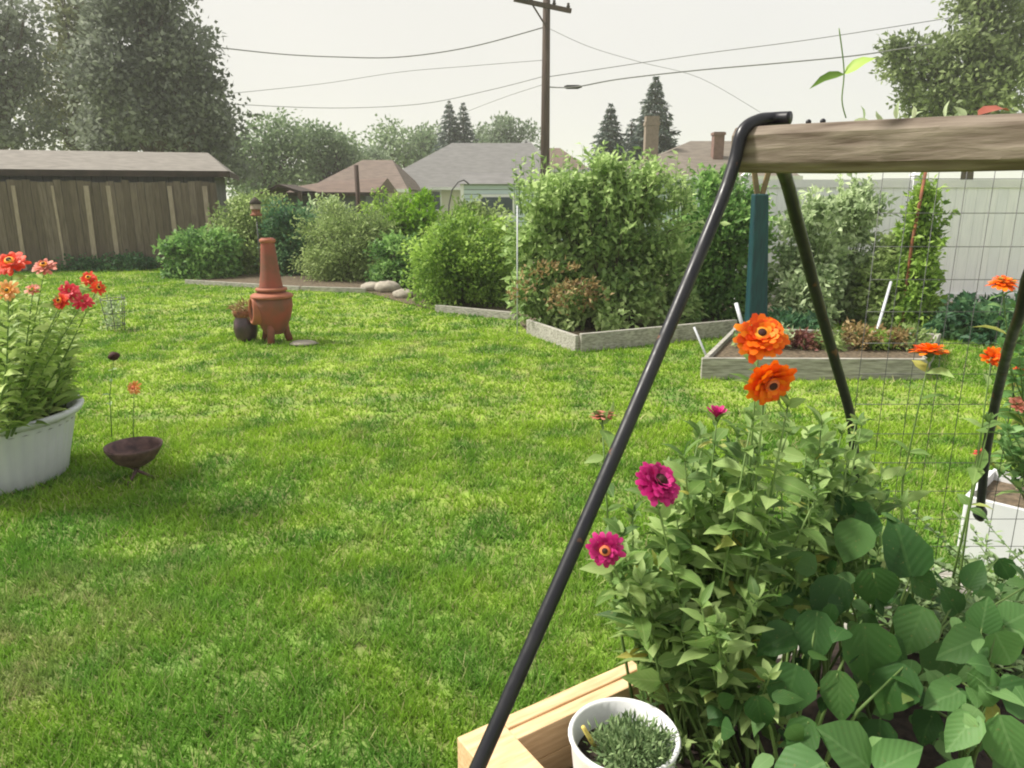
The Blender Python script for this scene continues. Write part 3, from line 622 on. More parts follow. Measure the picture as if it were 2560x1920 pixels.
wire('faint lowest long line on the left, reaching the tree beside the shed', [(545, 76), (490, 90), (420, 104), (330, 108), (228, 104)], .011, 28, 31)
wire('short faint line dropping from the pole behind the twin spruces', [(545, 84), (505, 97), (466, 112), (430, 128)], .010, 28, 45)
l = wire('darkest line on the right side of the pole, carrying a black splice', [(547, 87), (575, 87), (620, 79), (700, 70), (780, 63), (860, 55), (930, 44)], .020, 28, 25)
MB().tube([at(564, 87, 27.9), at(567, 87, 27.9), at(578, 87, 27.8), at(582, 86.5, 27.8)], [.03, .07, .07, .03], 8).build('splice', M['matte_black'], l)
wire('faint upper line rising to the right from the pole', [(547, 77), (620, 66), (700, 54), (800, 41), (905, 25), (1060, 0)], .012, 28, 26)
wire('faint slanting line from the pole top down towards the right house', [(548, 28), (590, 47), (640, 62), (700, 78), (760, 112)], .008, 28, 33)

# ------------------------------------------------------------------ shrubs along the back, beds
GS = 'shrubs along the back border'
bush('garden_shrub', 'dark green broad-leaved shrub at the fence end, left of the chiminea', 'shrub', 163, 238, 233, 284, 14.8, M['bush_a'], .11, 6000, clump=.25, nc=60, tpl='fold', group=GS)
bush('garden_shrub', 'olive shrub directly behind the chiminea chimney, reaching the shed roof corner', 'shrub', 214, 300, 196, 284, 15.8, M['bush_b'], .085, 11000, clump=.30, nc=90, group=GS)
bush('garden_shrub', 'bluish green bush just right of the chiminea chimney', 'shrub', 262, 330, 205, 286, 15.3, M['bush_d'], .085, 6500, clump=.25, nc=50, group=GS)
bush('garden_shrub', 'soft feathery green shrub below the white window strip', 'shrub', 300, 400, 206, 288, 14.4, M['bush_b'], .08, 15000, clump=.30, nc=80, group=GS, asp=.35)
bush('garden_shrub', 'light green leafy shrub under the thin rusty post', 'shrub', 356, 424, 192, 275, 15.6, M['bush_c'], .085, 7000, clump=.25, nc=50, group=GS)
bush('garden_shrub', 'vivid lime green bush left of the shepherd hook', 'shrub', 398, 444, 196, 240, 15.4, M['bush_l'], .11, 3500, clump=.28, nc=28, group=GS, tpl='fold')
bush('garden_shrub', 'low green plants over the stones, left of the wide bush', 'shrub', 368, 428, 236, 290, 13.0, M['bush_a'], .08, 4500, clump=.18, nc=30, group=GS)
bush('garden_shrub', 'wide bright green bush with round outline in front of the pale outbuilding', 'shrub', 408, 524, 218, 316, 11.0, M['bush_c'], .07, 19000, clump=.26, nc=110, group=GS, depth=.9)
bush('garden_shrub', 'dark leafy climber mass between the vine thicket and the leaning tube', 'shrub', 660, 775, 172, 330, 9.6, M['bush_a'], .085, 11000, clump=.22, nc=110, group=GS, depth=.45, tpl='fold')
bush('garden_shrub', 'tall loose green shrub with upright shoots behind the wide bright bush', 'shrub', 440, 520, 205, 290, 13.2, M['bush_b'], .09, 3800, clump=.22, nc=50, group=GS, depth=.5)
bush('garden_shrub', 'grey-green shrub filling the corner under the low garage eave', 'shrub', 300, 350, 200, 270, 17.0, M['bush_p'], .10, 3200, clump=.28, nc=45, group=GS, depth=.6)
bush('garden_shrub', 'brownish green weeds at the foot of the board fence', 'shrub', 20, 175, 258, 287, 16.1, M['bush_d'], .08, 3500, clump=.22, nc=60, group=GS, depth=.3)
# vine thicket: 2 m high frame overgrown with vines
t, base, w, h = bush('vine_thicket', 'tallest thicket of pale green vines behind the raised bed in mid picture', 'shrub', 512, 700, 168, 336, 8.9, M['bush_v'], .100, 23000, clump=.18, nc=240, depth=.55, tpl='fold', stems=14,
     shapes=[(-.66, .0, .38, .78), (-.25, .0, .40, .84), (.22, .0, .46, .86), (.62, .0, .38, .60), (-.5, .62, .26, .34), (-.08, .68, .24, .34), (.28, .66, .30, .33)])
for (px, y1) in ((517, 205),):
    a_ = at(px, 250, 8.9); MB().tube([(a_.x, 8.9-.5, 0), (a_.x, 8.9-.5, zg(y1, 8.9))], .008, 6).build('support_stake', M['plastic'], t)
P, D, cc, wh = cloud((at(556, 280, 8.4).x, 8.35, zg(285, 8.4)), (.55, .12, .30), 26, 420, .12)
leaves('withered_leaves', P, D, rng.normal(0, 1, (420, 3)), .07, .03, M['brownleaf'], t, 'fold', 'brown and withered leaves')
# upright shoots poking out of the thicket top
m = MB(); P = []; D = []
for k in range(130):
    px = random.uniform(514, 690); y1 = random.uniform(142, 182)+abs(px-600)*.14; Yk = 8.9+random.uniform(-.4, .4)
    a_ = at(px, 215, Yk); b_ = at(px+random.uniform(-8, 8), y1, Yk); m.tube([a_, a_.lerp(b_, .5)+Vector((random.uniform(-.03, .03), 0, 0)), b_], [.006, .005, .002], 4)
    for s in np.linspace(.25, 1, 9):
        q = a_.lerp(b_, float(s)); P.append(q); D.append((random.uniform(-1, 1), random.uniform(-1, .6), random.uniform(-.1, .7)))
m.build('shoot', M['stem'], t); n_ = len(P)
leaves('shoot_leaves', [tuple(p) for p in P], D, rng.normal(0, 1, (n_, 3))+np.array([0, -.2, .8]), .10*rng.uniform(.6, 1.2, n_), .035, M['bush_v'], t, 'fold')

def board(label, a, b, h=.17, th=.045, z0=0, nm='bed_board', grp='weathered boards edging the beds', mat='oldboard'):
    a = Vector(a); b = Vector(b); o = MB().bar(a+Vector((0, 0, z0+h/2)), b+Vector((0, 0, z0+h/2)), th, h).build(nm, M[mat], bevel=.004)
    return tag(o, label, 'board', grp)
board('short grey board at the corner of the vine bed, nearest the lawn', G(528, 334), G(577, 352), .17)
board('long grey board sloping up to the right below the vine thicket', G(580, 352), G(735, 336), .19)
board('low grey board under the wide round bush', G(436, 312), G(516, 320), .10)
board('low pale board left of the wide round bush, beyond the stones', G(302, 291), G(366, 293), .08)
board('low grey board behind the chiminea, left of its chimney', G(186, 284), G(300, 291), .08)
t = thing('raised_bed', 'weathered grey raised bed of low boards behind the orange flowers', 'raised bed', (BED2[0]+BED2[2])/2)
for a_, b_ in ((0, 1), (1, 2), (2, 3), (3, 0)):
    A_, B_ = BED2[a_], BED2[b_]; d = (B_-A_).normalized()*.03
    MB().bar(A_+Vector((0, 0, .095))+(d if a_ % 2 else -d), B_+Vector((0, 0, .095))-(d if a_ % 2 else -d), .04, .19+.004*(a_ % 2)).build('side_board', M['oldboard'], t, bevel=.004)
me = bpy.data.meshes.new('soil'); me.from_pydata([(v.x, v.y, .15) for v in BED2], [], [(0, 1, 2, 3)]); link('soil', me, M['mulch'], t)
# stones by the shrubs
for i, (px, py, s, lb) in enumerate(((372, 291, .16, 'pale stone at the left end of the small stone row'), (388, 292, .20, 'largest pale stone in the middle of the small stone row'), (404, 298, .15, 'pale stone nearest the wide round bush'), (304, 345, .12, 'flat pale stone on the lawn right of the chiminea'))):
    p = G(px, py); o = MB().ball((p.x, p.y, s*.35 if i < 3 else .02), (s*1.25, s, s*.6 if i < 3 else .03), n=9, m=6, jit=.1).build('garden_stone', M['stone']); tag(o, lb, 'stone', 'pale stones by the border')
for (px, py, lb) in ((415, 300, 'short pale wooden stake at the bed corner beside the stones'),):
    p = G(px, py); tag(MB().box((p.x, p.y, .17), (.05, .04, .34)).build('garden_stake', M['palewood']), lb, 'stake')

# plants of the right-hand beds
GV = 'vegetable plants in front of the white fence'
bush('tomato_plant', 'tall pale green tomato plant right of the teal post, left one of the pair', 'vegetable plant', 776, 840, 196, 336, 9.2, M['bush_p'], .09, 5200, clump=.16, nc=75, group=GV, depth=.35, tpl='fold', smat='stem')
bush('tomato_plant', 'pale curly-leaved plant in the middle of the white fence', 'vegetable plant', 815, 880, 178, 330, 9.5, M['bush_p'], .09, 6200, clump=.17, nc=80, group=GV, depth=.35, tpl='fold', smat='stem')
bush('tomato_plant', 'lower pale green plant left of the bean pole', 'vegetable plant', 866, 915, 245, 338, 9.0, M['bush_b'], .085, 4200, clump=.16, nc=50, group=GV, depth=.35, tpl='fold', smat='stem')
t, base, w, h = bush('bean_vine', 'tall narrow green vine climbing a rusty pole before the white fence', 'vine', 897, 942, 178, 345, 8.7, M['bush_c'], .085, 5200, clump=.13, nc=80, depth=.25, tpl='fold', stems=4, smat='stem',
    shapes=[(.1, 0, 1.15, .45), (.0, .3, .7, .4), (-.1, .5, .45, .5)])
a_ = at(921, 180, 8.6); MB().tube([(a_.x, 8.6, 0), (a_.x-.02, 8.58, 1.0), (a_.x+.04, 8.6, zg(172, 8.6))], .018, 8).build('pole', M['rust'], t)
bush('ground_vine', 'low dark green spreading vine at the base of the white fence', 'vine', 925, 1100, 298, 352, 8.2, M['bush_d'], .10, 4200, clump=.16, nc=60, depth=.6, tpl='fold', stems=8, smat='stem')
bush('ground_vine', 'low dark leaves beside the teal post foot', 'vine', 740, 830, 318, 350, 8.4, M['bush_d'], .09, 1700, clump=.14, nc=30, depth=.4, tpl='fold', stems=6, smat='stem')
GL = 'small plants inside the grey raised bed'
for i, (px, mt, sz, lb) in enumerate(((800, 'redleaf', 30, 'dark red leafy plant in the raised bed behind the orange zinnias'), (828, 'bush_b', 24, 'small green plant in the raised bed beside the rear tube'), (858, 'brownleaf', 34, 'withered tan plant in the middle of the raised bed'), (893, 'brownleaf', 28, 'withered tan plant near the right end of the raised bed'), (750, 'bush_b', 26, 'small green plant at the left end of the raised bed'), (775, 'bush_p', 30, 'pale green seedling clump left of the red leafy plant'), (875, 'bush_c', 26, 'bright green clump between the two withered tan plants'), (912, 'bush_b', 24, 'green clump spilling over the right end of the raised bed'))):
    bush('bed_plant', lb, 'small plant', px-sz/2, px+sz/2, 334-(i % 3)*3, 362, 6.9, M[mt], .055, 420, clump=.09, nc=16, depth=.14, tpl='fold', stems=3, zbase=.15, group=GL, smat='stem')
# teal post
Yt = 7.2; a_ = at(760, 194, Yt); b_ = at(757, 330, Yt)
t = thing('garden_post', 'dark teal tapered post standing in the raised bed between the two black tubes', 'post', (b_.x, Yt, 0))
m = MB(); z2 = a_.z; m.add([(b_.x+sx*.10, Yt+sy*.08, 0) for sx, sy in ((-1, -1), (1, -1), (1, 1), (-1, 1))]+[(a_.x+sx*.066, Yt+sy*.06, z2) for sx, sy in ((-1, -1), (1, -1), (1, 1), (-1, 1))], [(3, 2, 1, 0), (4, 5, 6, 7), (0, 1, 5, 4), (1, 2, 6, 5), (2, 3, 7, 6), (3, 0, 4, 7)]); m.build('post_shaft', M['teal'], t, bevel=.012)
m = MB()
for dx in (-.05, .045): m.bar((a_.x+dx*.5, Yt, z2), (a_.x+dx*1.4, Yt, z2+.2), .03, .045)
m.build('wood_prong', M['stem_brown'], t)
# sticks
for lb, p0, p1, r_, mt in (('thin pale stick leaning on the lawn beside the vine bed board', at(694, 327, 6.6), G(713, 372), .010, 'plastic'),
                  ('short white stake at the left foot of the teal post', at(736, 303, 7.0), at(744, 332, 6.9), .018, 'plastic'),
                  ('pale leaning stick among the plants left of the bean vine', at(891, 282, 8.3), G(872, 348, 0), .016, 'plastic'),
                  ('thin dark rusty post behind the light green shrub', at(356, 165, 16.5), Vector((at(359, 200, 16.5).x, 16.5, 0)), .055, 'polewood')):
    tag(MB().tube([p0, (p0+p1)/2, p1], r_, 6).build('garden_stake', M[mt]), lb, 'stake', 'stakes and sticks around the beds')
a_ = at(449, 215, 12.6); pts = [Vector((a_.x, 12.6, 0)), at(448, 232, 12.6), at(449, 205, 12.6), at(452, 190, 12.6), at(458, 182, 12.6), at(464, 180, 12.6), at(469, 184, 12.6)]
tag(MB().tube(pts, .012, 6).build('shepherd_hook', M['wire']), 'thin curved shepherd hook rising from the wide round bush', 'plant hook')
# banded bird feeder on a pole left of the chiminea top
Yb = 14.5; p = at(257, 224, Yb); t = thing('bird_feeder', 'small brown bird feeder with a pale band on a pole at the shed corner', 'bird feeder', (p.x, Yb, 0))
MB().tube([(p.x, Yb, 0), (p.x, Yb, zg(216, Yb))], .012, 6).build('pole', M['wire'], t)
z0 = zg(216, Yb); MB().lathe((p.x, Yb, z0), [(0, 0), (.11, 0), (.11, .03), (.08, .05), (.08, .12), (.10, .13)], 14).build('tray', M['rust'], t)
MB().lathe((p.x, Yb, z0+.13), [(.10, 0), (.09, .08), (.09, .09), (0, .09)], 14).build('band', M['palewood'], t)
MB().lathe((p.x, Yb, z0+.22), [(.10, 0), (.12, .02), (.05, .1), (0, .14)], 14).build('roof', M['fascia'], t)

# ------------------------------------------------------------------ chiminea, pots on the lawn
c = G(594*.463, 343); c = G(275.5, 342)
t = thing('chiminea', 'terracotta chiminea with tall chimney standing on the lawn', 'chiminea', c)
prof = [(.10, .10), (.135, .16), (.185, .28), (.212, .40), (.208, .47), (.19, .50)]
m = MB(); m.lathe(c, prof+[(.175, .515), (.155, .54), (.14, .56)], 36); m.build('body', M['terra'], t)
m = MB(); m.lathe(c, [(.190, .485), (.222, .492), (.226, .512), (.205, .530), (.160, .545)], 36); m.lathe(c, [(.14, .56), (.165, .567), (.165, .59), (.135, .60)], 36); m.build('rim_band', M['terra_light'], t)
m = MB(); m.lathe(c, [(.125, .59), (.118, .64), (.102, .74), (.088, .88), (.078, 1.0), (.070, 1.09), (.066, 1.12), (.052, 1.12), (.052, .95)], 32); m.build('chimney', M['terra'], t)
m = MB(); m.lathe(c, [(.070, 1.07), (.084, 1.08), (.084, 1.105), (.066, 1.115)], 32); m.build('chimney_rim', M['terra_light'], t)
# mouth facing left-front, tilted oval lip, black disc painted as the dark hollow
ang = R(212); mc = c+Vector((math.cos(ang)*.185, math.sin(ang)*.185, .36)); nrm = Vector((math.cos(ang), math.sin(ang), .05)).normalized(); tq = nrm.to_track_quat('Z', 'Y').to_matrix()
def oval(prof_, sx, sy, n=28):
    vs = []; fs = []
    for r_, z in prof_:
        for k in range(n):
            a = 2*math.pi*k/n; vs.append(mc+tq @ Vector((r_*sx*math.cos(a), r_*sy*math.sin(a), z)))
    for i in range(len(prof_)-1):
        for k in range(n): fs.append((i*n+k, i*n+(k+1) % n, (i+1)*n+(k+1) % n, (i+1)*n+k))
    return vs, fs
m = MB(); v, f = oval([(1.25, -.06), (1.2, .035), (1.05, .05), (.95, .035), (.95, -.02)], .095, .125); m.add(v, f, True); m.build('mouth_lip', M['terra_light'], t)
m = MB(); v, f = oval([(.96, .02), (.5, .012), (.001, .01)], .095, .125); m.add(v, f, True); m.build('mouth_opening', M['matte_black'], t)
for k in range(3):
    a = R(30+120*k); d = Vector((math.cos(a), math.sin(a), 0)); MB().tube([c+d*.10+Vector((0, 0, .26)), c+d*.125+Vector((0, 0, .12)), c+d*.155+Vector((0, 0, .01))], [.05, .038, .04], 10).build('foot', M['terra'], t)
c = G(247, 341); t = thing('glazed_urn', 'dark purple-brown urn with a rusty rim beside the chiminea', 'urn', c)
MB().lathe(c, [(0, .01), (.09, .01), (.115, .06), (.128, .14), (.122, .22), (.10, .27), (.10, .29), (.085, .29), (.085, .2), (0, .2)], 28).build('body', M['darkpot'], t)
MB().lathe(c, [(.100, .27), (.118, .285), (.125, .34), (.118, .345), (.09, .30)], 28).build('rim', M['rust'], t)
P, D, cc, wh = cloud((c.x, c.y, .36), (.09, .09, .06), 10, 160, .05); leaves('dry_plant', P, D, rng.normal(0, 1, (160, 3)), .09, .016, M['brownleaf'], t, 'fold')
# cast bowl on three crossed legs
c = G(138, 480); t = thing('iron_bowl', 'small weathered brown bowl on crossed legs standing on the lawn', 'bowl', c)
MB().lathe(c, [(0, .085), (.05, .09), (.10, .12), (.135, .175), (.142, .205), (.150, .21), (.148, .195), (.118, .145), (.06, .112), (0, .105)][::-1], 28).build('bowl', M['purplerust'], t)
for k in range(3):
    a = R(20+120*k); d = Vector((math.cos(a), math.sin(a), 0)); MB().tube([c+d*.085+Vector((0, 0, 0)), c+Vector((0, 0, .06)), c-d*.06+Vector((0, 0, .11))], .009, 6).build('leg', M['purplerust'], t)
# small wire cage with grey plant beyond the tub
c = G(117, 331); t = thing('plant_cage', 'narrow wire plant cage on the lawn right of the red flowers', 'plant cage', c)
m = MB()
for z, r_ in ((.08, .10), (.22, .115), (.38, .13)):
    m.tube([c+Vector((r_*math.cos(a), r_*math.sin(a), z)) for a in np.linspace(0, 2*math.pi, 17)], .005, 5, cap=False)
for k in range(5):
    a = 2*math.pi*k/5; m.tube([c+Vector((.09*math.cos(a), .09*math.sin(a), 0)), c+Vector((.135*math.cos(a), .135*math.sin(a), .42))], .005, 5)
m.build('wire_cage', M['wire'], t)
P, D, cc, wh = cloud((c.x, c.y, .17), (.10, .10, .18), 16, 300, .07, zmin=.01); leaves('foliage', P, D, rng.normal(0, 1, (300, 3)), .05, .022, M['bush_p'], t, 'fold')

# ------------------------------------------------------------------ flowers
def frame(n):
    n = Vector(n).normalized(); return n, n.orthogonal().normalized()
def flower(c, n, r_, mat, parent, eye='eye_yellow', core='eye_dark', rows=4, per=15, cup=.25, closed=0):
    """zinnia head: rows of petals round a cone of florets"""
    n, a = frame(n); b = n.cross(a); c = Vector(c); P = []; D = []; Nn = []; L = []; Wd = []; rn = []
    for i in range(rows):
        f = 1-i/rows*.58; lift = cup-.12+i*(.9/max(rows, 4))+closed
        for k in range(max(6, per-2*i)):
            t_ = 2*math.pi*(k+.5*(i % 2)+random.uniform(-.2, .2))/max(6, per-2*i); d = a*math.cos(t_)+b*math.sin(t_)
            dd = (d*math.cos(lift)+n*math.sin(lift)*1.0).normalized()
            P.append(c+d*r_*.10+n*r_*(.05*i)); lj = lift+random.uniform(-.14, .14); dd = (d*math.cos(lj)+n*math.sin(lj)).normalized(); D.append(dd); Nn.append(n*math.cos(lift)-d*math.sin(lift)); L.append(r_*f*.95*random.uniform(.78, 1.1)); Wd.append(r_*.36*f**.4); rn.append(random.random())
    h = bpy.data.objects.new('flower_head', None); COL.objects.link(h); h.parent = parent; h.location = c-parent.location
    T = 'petal'
    leaves('petals', [tuple(p) for p in P], [tuple(d) for d in D], [tuple(d) for d in Nn], np.array(L), np.array(Wd), mat, h, T, rnd=np.array(rn))
    q = n.to_track_quat('Z', 'Y').to_matrix()
    if eye:
        MB().lathe(c+n*r_*(.12+.2*(rows > 3)+closed*.1), [(.0, .0), (r_*.27, .0), (r_*.31, r_*.10), (r_*.25, r_*.20), (r_*.15, r_*.20)], 16, tilt=q).build('florets', M[eye], h)
        MB().lathe(c+n*r_*(.12+.2*(rows > 3)+closed*.1), [(r_*.17, r_*.18), (r_*.16, r_*.24), (r_*.09, r_*.28), (0, r_*.29)], 12, tilt=q).build('flower_eye', M[core], h)
    MB().lathe(c-n*r_*.22, [(0, 0), (r_*.12, 0), (r_*.22, r_*.12), (r_*.2, r_*.26)], 10, tilt=q).build('calyx', M['bud'], h)
    return h
TPL['petal'] = ([(0,-.12,0), (0,.12,0), (.45,-.38,.03), (.45,.38,.03), (.8,-.5,0), (.8,.5,0), (1,-.24,-.07), (1,.24,-.07), (.8,0,.03), (.45,0,-.01)],
                [(0,1,3,9), (0,9,2), (2,9,8,4), (9,3,5,8), (4,8,6), (8,5,7), (8,7,6)])
def stemmed(t, stems, mat, leafL=.07, leafW=.03, gap=.055, r_=.0035, smat='stem', droop=.0, spread=.8, tpl='leaf', smin=.0, nheads=0):
    """stems: list of (base, top); opposite leaf pairs along each"""
    m = MB(); P = []; D = []; L = []; nh = nheads
    for si, (a, b) in enumerate(stems):
        a = Vector(a); b = Vector(b); mid = a.lerp(b, .55)+Vector((random.uniform(-.03, .03), random.uniform(-.03, .03), 0))
        pts = [a, mid, b]; m.tube([a, a.lerp(mid, .5), mid, mid.lerp(b, .5), b], [r_*1.4, r_*1.2, r_, r_*.75, r_*.5], 6)
        ln = (b-a).length; k = int(ln/gap)
        for i in range(2, k+1):
            s = i*gap/ln
            if s > .97: break
            if s < smin: continue
            q = a.lerp(mid, s/.55) if s < .55 else mid.lerp(b, (s-.55)/.45)
            th = i*math.pi/2*1.1+random.uniform(-.4, .4)
            for sgn in (0, math.pi):
                if random.random() < .08: continue
                P.append(q); D.append((math.cos(th+sgn)*spread, math.sin(th+sgn)*spread, random.uniform(-.15, .65)-droop)); L.append(random.uniform(.7, 1.25)*(1.15-.45*s))
        if leafL > .044:
            for k_ in range(5):
                th = k_*2.4+random.random(); P.append(b-(b-a).normalized()*random.uniform(0, .02)); D.append((math.cos(th)*.6, math.sin(th)*.6, random.uniform(.25, 1.1))); L.append(random.uniform(.35, .65))
    n_ = len(P); m.build('stem', M[smat], t)
    if n_: leaves('leaves', [tuple(p) for p in P], D, rng.normal(0, .45, (n_, 3))+np.array([0, -.15, 1]), leafL*np.array(L)*rng.uniform(.6, 1.25, n_), leafW*np.array(L)*rng.uniform(.65, 1.25, n_), mat, t, tpl)

# big white ribbed tub at the left edge
c = G(4, 478); t = thing('plant_tub', 'large white ribbed tub with a rolled rim at the left edge of the lawn', 'planter', c)
hT = .40; Rt = .43
MB().lathe(c, [(0, .0), (.30, .0), (.32, .02), (.335, .10), (.37, .24), (.395, hT-.05)], 144, rib=(36, .012)).build('tub_wall', M['plastic'], t)
MB().lathe(c, [(.388, hT-.055), (.40, hT-.045), (.435, hT-.03), (.447, hT-.005), (.435, hT+.008), (.405, hT+.002), (.39, hT-.05), (.38, hT-.06)], 72).build('rim', M['plastic'], t)
MB().lathe(c, [(.391, hT-.075), (.2, hT-.05), (0, hT-.045)], 40).build('soil', M['soil'], t)
ct = c.copy()
pt_ = thing('potted_zinnias', 'pale green leafy plant with red and orange flowers growing in the white tub', 'flowering plant', c+Vector((0, 0, hT-.05)))
st = []; heads = [(12, 265, 3.45, .072, 'redorange', (.1, -.6, .7), 5), (45, 268, 3.6, .055, 'salmon', (.1, -.5, .8), 4), (70, 292, 3.5, .050, 'crimson', (.2, -.8, .5), 5), (62, 302, 3.45, .045, 'redorange', (-.2, -.8, .5), 4), (83, 302, 3.5, .045, 'crimson', (.4, -.6, .6), 4),
    (89, 279, 3.65, .040, 'redorange', (.2, -.7, .6), 4), (98, 288, 3.6, .038, 'redorange', (.7, -.5, .4), 3), (9, 291, 3.3, .050, 'peach', (0, -.9, .4), 3), (33, 290, 3.55, .035, 'salmon', (.1, -.6, .8), 3), (-18, 275, 3.5, .07, 'redorange', (0, -.6, .8), 4)]
for px, py, Y, r_, mt, nn, rw in heads:
    p = at(px, py, Y); st.append((c+Vector((max(-.3, min(.3, (p.x-c.x)*.7)), (p.y-c.y)*.7, hT-.05)), p)); flower(p, nn, r_, M[mt], pt_, 'eye_yellow' if mt != 'crimson' else None, rows=rw, per=12)
for k in range(150):
    a = random.uniform(0, 2*math.pi); r0 = .37*math.sqrt(random.random()); b0 = c+Vector((r0*math.cos(a), r0*math.sin(a), hT-.05)); hh = random.uniform(.28, .72)*(1.12-r0*.8)
    st.append((b0, b0+Vector((math.cos(a)*r0*.35+random.uniform(-.05, .05), math.sin(a)*r0*.35, hh))))
stemmed(pt_, st, M['zpale'], .10, .034, .030, .004, droop=-.15)
# loose flowers between tub and bowl
p = G(134, 470); q = at(134, 388, p.y); t = thing('lone_flower', 'single orange flower on a thin stem beyond the brown bowl', 'flower', p)
stemmed(t, [(p, q)], M['zpale'], .05, .016, .11, .003); flower(q, (0, -.8, .4), .042, M['peach'], t, 'eye_orange', 'eye_orange', rows=3, per=11)
p = G(112, 440); q = at(114, 356, p.y); t = thing('lone_flower', 'dark withered flower head on a thin stem right of the white tub', 'flower', p)
stemmed(t, [(p, q)], M['herb'], .06, .02, .08, .003); MB().ball(q, .034, .8, jit=.12).build('seed_head', M['eye_dark'], t)

# ------------------------------------------------------------------ tube frame with the beam
A = Vector((.533, 1.70, 1.648)); dAB = Vector((.703, -.711, -.016)).normalized(); 
A0 = A - dAB*.035
t = thing('trellis_frame', 'wooden beam carried by bent black metal tube legs over the flower bed', 'trellis', (A.x, A.y, 0))
m = MB(); L_ = 1.45; seg = 14; vs = []; fs = []; sdv = dAB.cross(Vector((0, 0, 1))).normalized(); hb = .047
for i in range(seg+1):
    s = i/seg; p = A0+dAB*L_*s
    for (x, z) in ((-1, -.55), (-.6, -1), (.6, -1), (1, -.6), (1, .6), (.7, 1), (-.7, 1), (-1, .62)):
        wob = random.uniform(-.035, .035); vs.append(p+sdv*x*hb*(.95+wob)+Vector((0, 0, z*hb*(1+wob+.05*math.sin(s*9)*(z < 0)))))
for i in range(seg):
    for k in range(8): fs.append((i*8+k, i*8+(k+1) % 8, (i+1)*8+(k+1) % 8, (i+1)*8+k))
fs += [tuple(reversed(range(8))), tuple(range(seg*8, seg*8+8))]; m.add(vs, fs); m.build('beam', M['beam'], t, bevel=.004)
def smooth(P, k=6):
    Q = []; n_ = len(P)
    for i in range(n_-1):
        p0, p1, p2, p3 = P[max(i-1, 0)], P[i], P[i+1], P[min(i+2, n_-1)]
        for s in range(k):
            u = s/k; Q.append(.5*((2*p1)+(p2-p0)*u+(2*p0-5*p1+4*p2-p3)*u*u+(3*p1-p0-3*p2+p3)*u**3))
    Q.append(P[-1]); return Q
near = Vector((-.7, -.71, 0)); far = -near
top = A+Vector((-.012, .012, 0))
fl = [A+near*1.30+Vector((0, 0, -1.648)), A+near*.86+Vector((0, 0, -1.09)), A+near*.45+Vector((-.005, 0, -.565)), A+near*.13+Vector((-.018, 0, -.16)), A+near*.062+Vector((-.015, .0, -.04)), A+near*.045+Vector((-.008, 0, .035)), A+near*.015+Vector((.01, 0, .060)), A+far*.03+dAB*.022+Vector((0, 0, .066)), A+far*.035+dAB*.058+Vector((0, 0, .066))]
MB().tube(smooth(fl), .0140, 14).build('leg', M['black'], t, 'long front tube leg sloping down to the left')
rl_ = [A+dAB*.06+Vector((0, 0, -.03)), at(787, 182, 1.74), at(796, 217, 1.83), at(806, 254, 1.92), at(815, 290, 2.0), at(835, 361, 2.16), at(850, 414, 2.26), at(854, 448, 2.31), at(857, 492, 2.36), at(861, 560, 2.42), at(863, 640, 2.44)]
rl_[-1].z = 0
MB().tube(smooth(rl_), .0150, 12).build('leg', M['black'], t, 'rear tube leg at the left end')
rr_ = [A0+dAB*.98+Vector((0, 0, -.04)), at(1060, 240, 1.62), at(1019, 318, 1.88), at(1001, 378, 2.20), at(987, 447, 2.42), at(980, 513, 2.55), at(981, 516, 2.55)]
MB().tube(smooth(rr_), .0145, 12).build('leg', M['black'], t, 'bent rear tube leg at the right end')
MB().ball(at(980, 513, 2.55), .024, 1.2, n=14, m=8).build('foot_cap', M['black'], t)
fr_ = [A0+dAB*1.40+Vector((0, 0, .05)), A0+dAB*1.40+near*.08+Vector((0, 0, -.05)), A0+dAB*1.40+near*1.30+Vector((0, 0, -1.648))]
MB().tube(fr_, .0140, 10).build('leg', M['black'], t)
for s_ in (.03, .06): MB().ball(A+dAB*(s_+.085)+Vector((0, 0, .052)), .006).build('bolt', M['black'], t)
# wire panel
Yw = 2.75; a_ = at(868, 300, Yw); b_ = at(1120, 300, Yw); t = thing('wire_panel', 'open square wire mesh panel standing behind the beam at right', 'wire mesh', (a_.x, Yw, 0)); m = MB(); nx = int((b_.x-a_.x)/.10)
for i in range(nx+1): m.tube([(a_.x+i*.10, Yw, .02), (a_.x+i*.10, Yw, 1.655)], .0014, 5)
for j in range(14): m.tube([(a_.x, Yw+.003, .05+j*.12), (a_.x+nx*.10, Yw+.003, .05+j*.12)], .0014, 5)
m.build('mesh_wires', M['wire'], t)

# ------------------------------------------------------------------ wooden planter box near the camera
zt = .30; t = thing('wooden_planter', 'new pale timber planter box in the foreground', 'planter', (K.x, K.y, 0))
def b3(p, z): return Vector((p.x, p.y, z))
m = MB(); m.bar(b3(KB(.122, .020), zt-.045), b3(KB(.665, .020), zt-.045), .040, .09); m.build('top_board', M['lumber'], t, bevel=.003)
m = MB(); m.bar(b3(KB(.122, .061), zt-.048), b3(KB(.785, .061), zt-.048), .038, .088); m.build('top_board', M['lumber'], t, bevel=.003)
m = MB(); m.bar(b3(KB(.06, .002), zt-.043), b3(KB(.06, 1.5), zt-.043), .118, .092); m.build('end_timber', M['lumber'], t, bevel=.003)
m = MB(); m.bar(b3(KB(.0, .040), .103), b3(KB(.95, .040), .103), .078, .206); m.build('side_timber', M['lumber'], t, bevel=.003)
m = MB(); m.bar(b3(KB(.952, .040), .055), b3(KB(2.2, .040), .055), .078, .11); m.build('side_timber', M['oldboard'], t, bevel=.003)
m = MB(); m.bar(b3(KB(.05, .081), .102), b3(KB(.05, 1.5), .102), .090, .204); m.build('side_timber', M['lumber'], t, bevel=.003)
